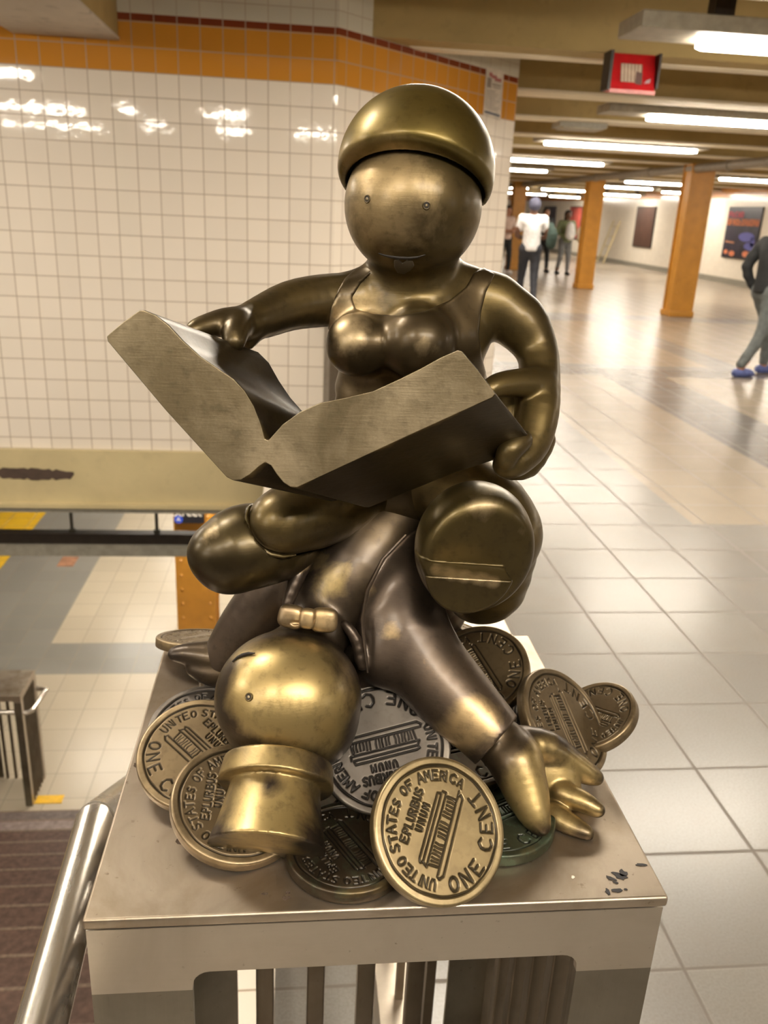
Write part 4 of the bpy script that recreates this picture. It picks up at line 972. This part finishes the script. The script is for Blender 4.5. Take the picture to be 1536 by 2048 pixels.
def coin_mesh(name, NA=480, NR=118):
    rr = list(np.linspace(.004, .955, NR)); prof = [(r, 0.0, 0) for r in rr]
    for a in np.linspace(0, math.pi/2, 6)[1:]: prof.append((1-.045*(1-math.sin(a)), -.0020*(1-math.cos(a)), 0))
    for z in (-.35, -.7): prof.append((1.0, CT*z, 0))
    for a in np.linspace(0, math.pi/2, 4): prof.append((1-.03*(1-math.cos(a)), -CT+.0012*(1-math.sin(a)), 0))
    prof.append((.5, -CT, 0)); prof.append((.01, -CT, 0))
    A_ = np.arange(NA)*2*math.pi/NA; V = []; G_ = []; Wr = []
    for i, (r, z, _) in enumerate(prof):
        xy = np.stack([r*np.cos(A_), r*np.sin(A_)], 1)
        g = groove_mask(xy) if i < NR else np.zeros(NA)
        fld = .0007 if r < .87 else 0.0
        zz = z-g*.0011-(.0008*np.clip((.895-r)/.03, 0, 1) if i < NR else 0)
        V.append(np.stack([xy[:, 0]*CR_, xy[:, 1]*CR_, np.broadcast_to(zz, NA)], 1)); G_.append(g); Wr.append(np.full(NA, .45 if r > .9 and z > -.005 else .12))
    n = len(prof); V = np.concatenate(V); i = np.arange(n-1)[:, None]*NA; j = np.arange(NA)[None]; j2 = (j+1) % NA
    Q = np.stack([i+j, (i+NA)+j, (i+NA)+j2, i+j2], -1).reshape(-1, 4)
    me = np_mesh(name, V, Q); add_attr(me, 'groove', np.concatenate(G_)); add_attr(me, 'wear_lit', np.concatenate(Wr))
    me.polygons.foreach_set('use_smooth', [True]*len(me.polygons)); me.materials.append(M_coin); return me
COIN = coin_mesh('coin')
def coin(px, py, rot, tilt=None, n=None, off=0.0, z=None, mat=None, label=None, R=1.0):
    bk = -ray(px, py); bk /= np.linalg.norm(bk)
    if n is None:
        th_, ph = math.radians(tilt[0]), math.radians(tilt[1]); rt = RT-bk*(RT@bk); rt /= np.linalg.norm(rt); up = np.cross(bk, rt)
        n = bk*math.cos(th_)+math.sin(th_)*(rt*math.cos(ph)+up*math.sin(ph))
    n = np.array(n, float); n /= np.linalg.norm(n)
    cz = PZ0+.0003+off+CR_*R*math.sqrt(max(0, 1-n[2]**2))+CT*n[2] if z is None else z
    c = PZ(px, py, cz); a = math.radians(rot); xd = RT*math.cos(a)+UP*math.sin(a)
    # in-plane direction that appears at this angle in the photo
    rv = np.cross(ray(px, py), xd); xd = np.cross(rv, n); xd /= np.linalg.norm(xd)
    if xd@(RT*math.cos(a)+UP*math.sin(a)) < 0: xd = -xd
    yd = np.cross(n, xd)
    o = bpy.data.objects.new('coin', COIN); COL.objects.link(o)
    M = Matrix(((xd[0], yd[0], n[0], c[0]), (xd[1], yd[1], n[1], c[1]), (xd[2], yd[2], n[2], c[2]), (0, 0, 0, 1))) @ Matrix.Diagonal((R, R, 1, 1))
    o.parent = statue; o.matrix_parent_inverse = parent_world(statue).inverted(); o.matrix_basis = M
    if mat: o.material_slots[0].link = 'OBJECT'; o.material_slots[0].material = mat
    if label: o['label'] = label
    return o
coin(882, 1658, 74, tilt=(25, 15), mat=M_coin_gold, label='polished coin standing tilted at the front edge of the plate', R=1.02)
coin(398, 1503, -44, tilt=(30, 102), off=.006, label='large coin lying at the left edge of the heap')
coin(408, 1452, 30, n=(-.05, -.25, .96), label='dark coin half hidden under the left one', mat=M_coin_grey)
coin(480, 1600, 82, tilt=(33, 78), off=.0, label='coin behind the top hat, overlapping the left coin', R=1.04)
coin(697, 1688, 130, n=(0, -.03, 1), mat=M_coin_dark, label='dark flat coin with a green edge in front of the top hat', R=.94)
coin(766, 1490, 193, tilt=(14, 95), off=.006, mat=M_coin_grey, label='grey coin with its building upside down, between head and sleeve', R=1.1)
coin(1134, 1440, 112, tilt=(54, 28), off=.004, label='tilted coin above the open hand')
coin(1186, 1428, 160, tilt=(48, 118), off=.0, label='coin overhanging the right edge of the plate', R=.80)
coin(955, 1338, 120, tilt=(32, 110), off=.008, label='large coin behind the wide sleeve', mat=M_coin)
coin(400, 1272, 10, n=(.03, .30, .95), off=.004, label='coin seen almost edge on behind the left hand', R=.9)
coin(958, 1266, -25, tilt=(84, 66), off=.0, label='coin seen edge on behind the right shoe', R=.75)
coin(985, 1622, 20, n=(0, 0, 1), mat=M_verd, label='flat greenish coin under the open hand', R=1.0)
coin(850, 1560, 40, n=(.05, -.1, 1), mat=M_coin_dark, off=.003)
coin(610, 1570, 70, n=(.0, -.05, 1), mat=M_coin_dark)
coin(920, 1480, 10, n=(.1, -.2, 1), mat=M_coin_dark, off=.01)
coin(1040, 1440, 80, n=(-.1, -.1, 1), mat=M_coin_dark, off=.006)
coin(560, 1460, 15, n=(-.1, -.15, 1), mat=M_coin_dark, off=.010)
coin(700, 1420, 0, n=(0, -.15, 1), mat=M_coin_dark, off=.014)
coin(500, 1350, 0, n=(-.1, -.1, 1), mat=M_coin_dark, off=.004)
coin(850, 1330, 0, n=(.1, -.1, 1), mat=M_coin_dark, off=.010)

# ------------------------------------------------------------------ people
SKIN = plain('skin', (.42, .20, .12), .5); SKIN_D = plain('skin_dark', (.13, .06, .035), .5)
M_pwhite = plain('white_shirt', (.78, .77, .78), .8); M_jeans = plain('grey_jeans', (.16, .165, .17), .8, 0, .3); M_blk = plain('black_cloth', (.014, .015, .016), .8); M_dkjeans = plain('dark_jeans', (.035, .038, .05), .8)
M_green = plain('olive_green_jacket', (.17, .20, .10), .8, 0, .35); M_hair = plain('dark_hair', (.02, .014, .01), .7); M_cap = plain('navy_cap', (.05, .05, .08), .8); M_legg = plain('grey_leggings', (.13, .145, .145), .8, 0, .25)
def person(x, y, hgt, rz, label, skin, top, pants, shoe, hair, stride=.12, arms='down', longsleeve=True, cap=None, bag=None, pony=False, lean=0.0):
    """standing or walking figure; local +y is the way it faces"""
    t = tag(empty('person', (x, y, 0), rz), label, 'person'); k = hgt/1.75
    Mx = Matrix.LocRotScale(Vector((x, y, 0)), Matrix.Rotation(rz, 3, 'Z'), Vector((k, k, k)))
    W = lambda p: np.array(Mx @ Vector(p))
    def ch(pts, rs, sm=.02): return chain3([W(p) for p in pts], [r*k for r in rs], 3, sm)
    l = lean
    hipL, hipR = (-.09, 0, .90), (.09, 0, .90)
    kL, kR = (-.10, stride*.7+.03, .49), (.10, -stride*.4+.03, .48)
    fL, fR = (-.11, stride, .08), (.11, -stride-.04, .09)
    sh_ = 1.43; shL, shR = (-.185, l, sh_), (.185, l, sh_)
    if arms == 'down': eL, wL_ = (-.25, l-.03, 1.15), (-.24, l+.10, .92); eR, wR_ = (.25, l-.03, 1.15), (.24, l+.10, .92)
    elif arms == 'hold': eL, wL_ = (-.25, l+.02, 1.15), (-.06, l+.24, 1.10); eR, wR_ = (.25, l+.02, 1.15), (.06, l+.24, 1.12)
    else: eL, wL_ = (-.24, l-.14, 1.17), (-.20, l-.02, .93); eR, wR_ = (.24, l+.06, 1.15), (.20, l+.26, 1.02)
    S = Shape().add(ellip3(W((0, l+.03, 1.63)), [.076*k, .096*k, .118*k], [W((1, 0, 0))/1-W((0, 0, 0)), W((0, 1, 0))-W((0, 0, 0)), np.array([0, 0, 1.])*k] if False else [np.array(Mx.to_3x3() @ Vector(v))/k for v in ((1, 0, 0), (0, 1, 0), (0, 0, 1))]), 0)
    S.add(ch([(0, l+.12, 1.615), (0, l+.135, 1.60)], [.016, .014]), .01)          # nose
    for s_ in (-1, 1): S.add(ch([(s_*.077, l+.02, 1.63), (s_*.08, l+.015, 1.61)], [.014, .012]), .006)   # ears
    S.add(ch([(0, l+.005, 1.56), (0, l, 1.44)], [.055, .06]), .03)
    S.add(ch([(-.12, l, 1.38), (.12, l, 1.38)], [.10, .10]), .04); S.add(ch([(0, l*.7, 1.30), (0, l*.3, 1.08), (0, 0, .95)], [.135, .12, .135]), .05)
    for a, b, c in ((shL, eL, wL_), (shR, eR, wR_)):
        S.add(ch([a, b, c], [.055, .042, .03]), .02)
        d_ = np.array(c)-np.array(b); d_ = d_/np.linalg.norm(d_); hc_ = np.array(c)+d_*.05
        S.add(ch([c, hc_, hc_+d_*.03], [.028, .036, .03]), .01)
        for q_ in range(4): o_ = np.array([.0, (q_-1.5)*.019, 0]); S.add(ch([hc_+d_*.03+o_, hc_+d_*(.085+.01*(q_ in (1, 2)))+o_+np.array([0, 0, -.005])], [.010, .008]), .004)
        S.add(ch([hc_-d_*.02+np.array([0, .03, 0]), hc_+d_*.03+np.array([0, .055, 0])], [.012, .009]), .006)
    for a, b, c in ((hipL, kL, fL), (hipR, kR, fR)): S.add(ch([a, b, c], [.085, .055, .038]), .03)
    hv = .016
    sdf_obj('body', S, hv, skin, t)
    # trousers
    T_ = Shape().add(ch([(-.07, 0, .93), (.07, 0, .93)], [.13, .13]), 0)
    for a, b, c in ((hipL, kL, fL), (hipR, kR, fR)): T_.add(ch([a, b, (c[0], c[1], c[2]+.05)], [.105, .068, .05]), .03)
    sdf_obj('trousers', T_, hv, pants, t)
    U = Shape().add(ch([(-.12, l, 1.385), (.12, l, 1.385)], [.112, .112]), 0); U.add(ch([(0, l*.7, 1.30), (0, l*.3, 1.08), (0, 0, .93)], [.155, .145, .158]), .05)
    for a, b, c in ((shL, eL, wL_), (shR, eR, wR_)):
        if longsleeve: U.add(ch([a, b, c], [.073, .056, .042]), .02)
        else: m_ = (np.array(a)*.4+np.array(b)*.6); U.add(ch([a, m_], [.073, .062]), .02)
    U.cut(half(W((0, 0, .90)), (0, 0, -1)), .02)
    sdf_obj('top', U, hv, top, t)
    for c in (fL, fR):
        Z = Shape().add(ch([(c[0], c[1]-.05, .045), (c[0], c[1]+.08, .042), (c[0], c[1]+.16, .035)], [.045, .045, .032]), 0).cut(half(W((0, 0, .004)), (0, 0, -1)), .004)
        sdf_obj('shoe', Z, .010, shoe, t)
    Hh = Shape().add(ch([(0, l+.005, 1.68), (0, l-.01, 1.64)], [.098, .098]), 0)
    if pony: Hh.add(ch([(0, l-.06, 1.66), (0, l-.10, 1.50), (0, l-.09, 1.38)], [.07, .06, .03]), .02)
    Hh.cut(half(W((0, l+.055, 1.655)), Mx.to_3x3() @ Vector((0, .8, -.6))), .01)
    sdf_obj('hair' if not cap else 'cap', Hh, .010, cap or hair, t)
    return t
person(4.14, 15.4, 1.80, math.radians(150-180+20), 'person in a white shirt, dark cap and dark jeans seen from behind', SKIN_D, M_pwhite, M_dkjeans, M_blk, M_hair, .22, 'hold', False, cap=M_cap)
bg = tag(empty('shoulder_bag', (4.40, 15.35, 1.0)), 'dark green bag hanging at the side of the person in the white shirt', 'bag')
b_ = Shape().add(chain3([(4.40, 15.16, 1.38), (4.44, 15.14, 1.22), (4.43, 15.14, 1.06)], [.04, .09, .085]), 0); sdf_obj('bag_body', b_, .016, plain('dark_green_cloth', (.03, .055, .045), .8), bg)
person(5.62, 23.6, 1.74, math.radians(200), 'person in a pale top and black trousers at the edge of the tiled pillar', SKIN, plain('pale_top', (.60, .45, .38), .8), M_blk, M_pwhite, M_hair, .10, 'hold', False, pony=True)
person(7.42, 24.0, 1.70, math.radians(185), 'person in an olive green jacket and grey jeans carrying white bundles', SKIN_D, M_green, M_jeans, M_blk, M_hair, .10, 'hold', True, pony=True)
for i, (dx, dz, mt, lb) in enumerate(((-.05, 1.18, M_pwhite, 'white bundle held in front of the green jacket'), (.28, 1.10, plain('cream_bag', (.72, .64, .48), .8), 'cream bag hanging beside the green jacket'))):
    b_ = Shape().add(chain3([(7.45+dx, 23.60, dz+.12), (7.47+dx, 23.60, dz-.10)], [.11, .14]), 0)
    tag(sdf_obj('cloth_bundle', b_, .02, mt, None), lb, 'bag')
person(7.02, 24.8, 1.74, math.radians(190), 'person all in black half hidden behind the green jacket', SKIN, M_blk, M_blk, M_blk, M_hair, .14, 'down')
person(4.90, 8.62, 1.66, math.radians(-80), 'person in grey leggings and blue trainers stepping in at the right edge', SKIN, M_blk, M_legg, plain('blue_trainer', (.10, .13, .34), .6, 0, .4), M_hair, .22, 'swing')
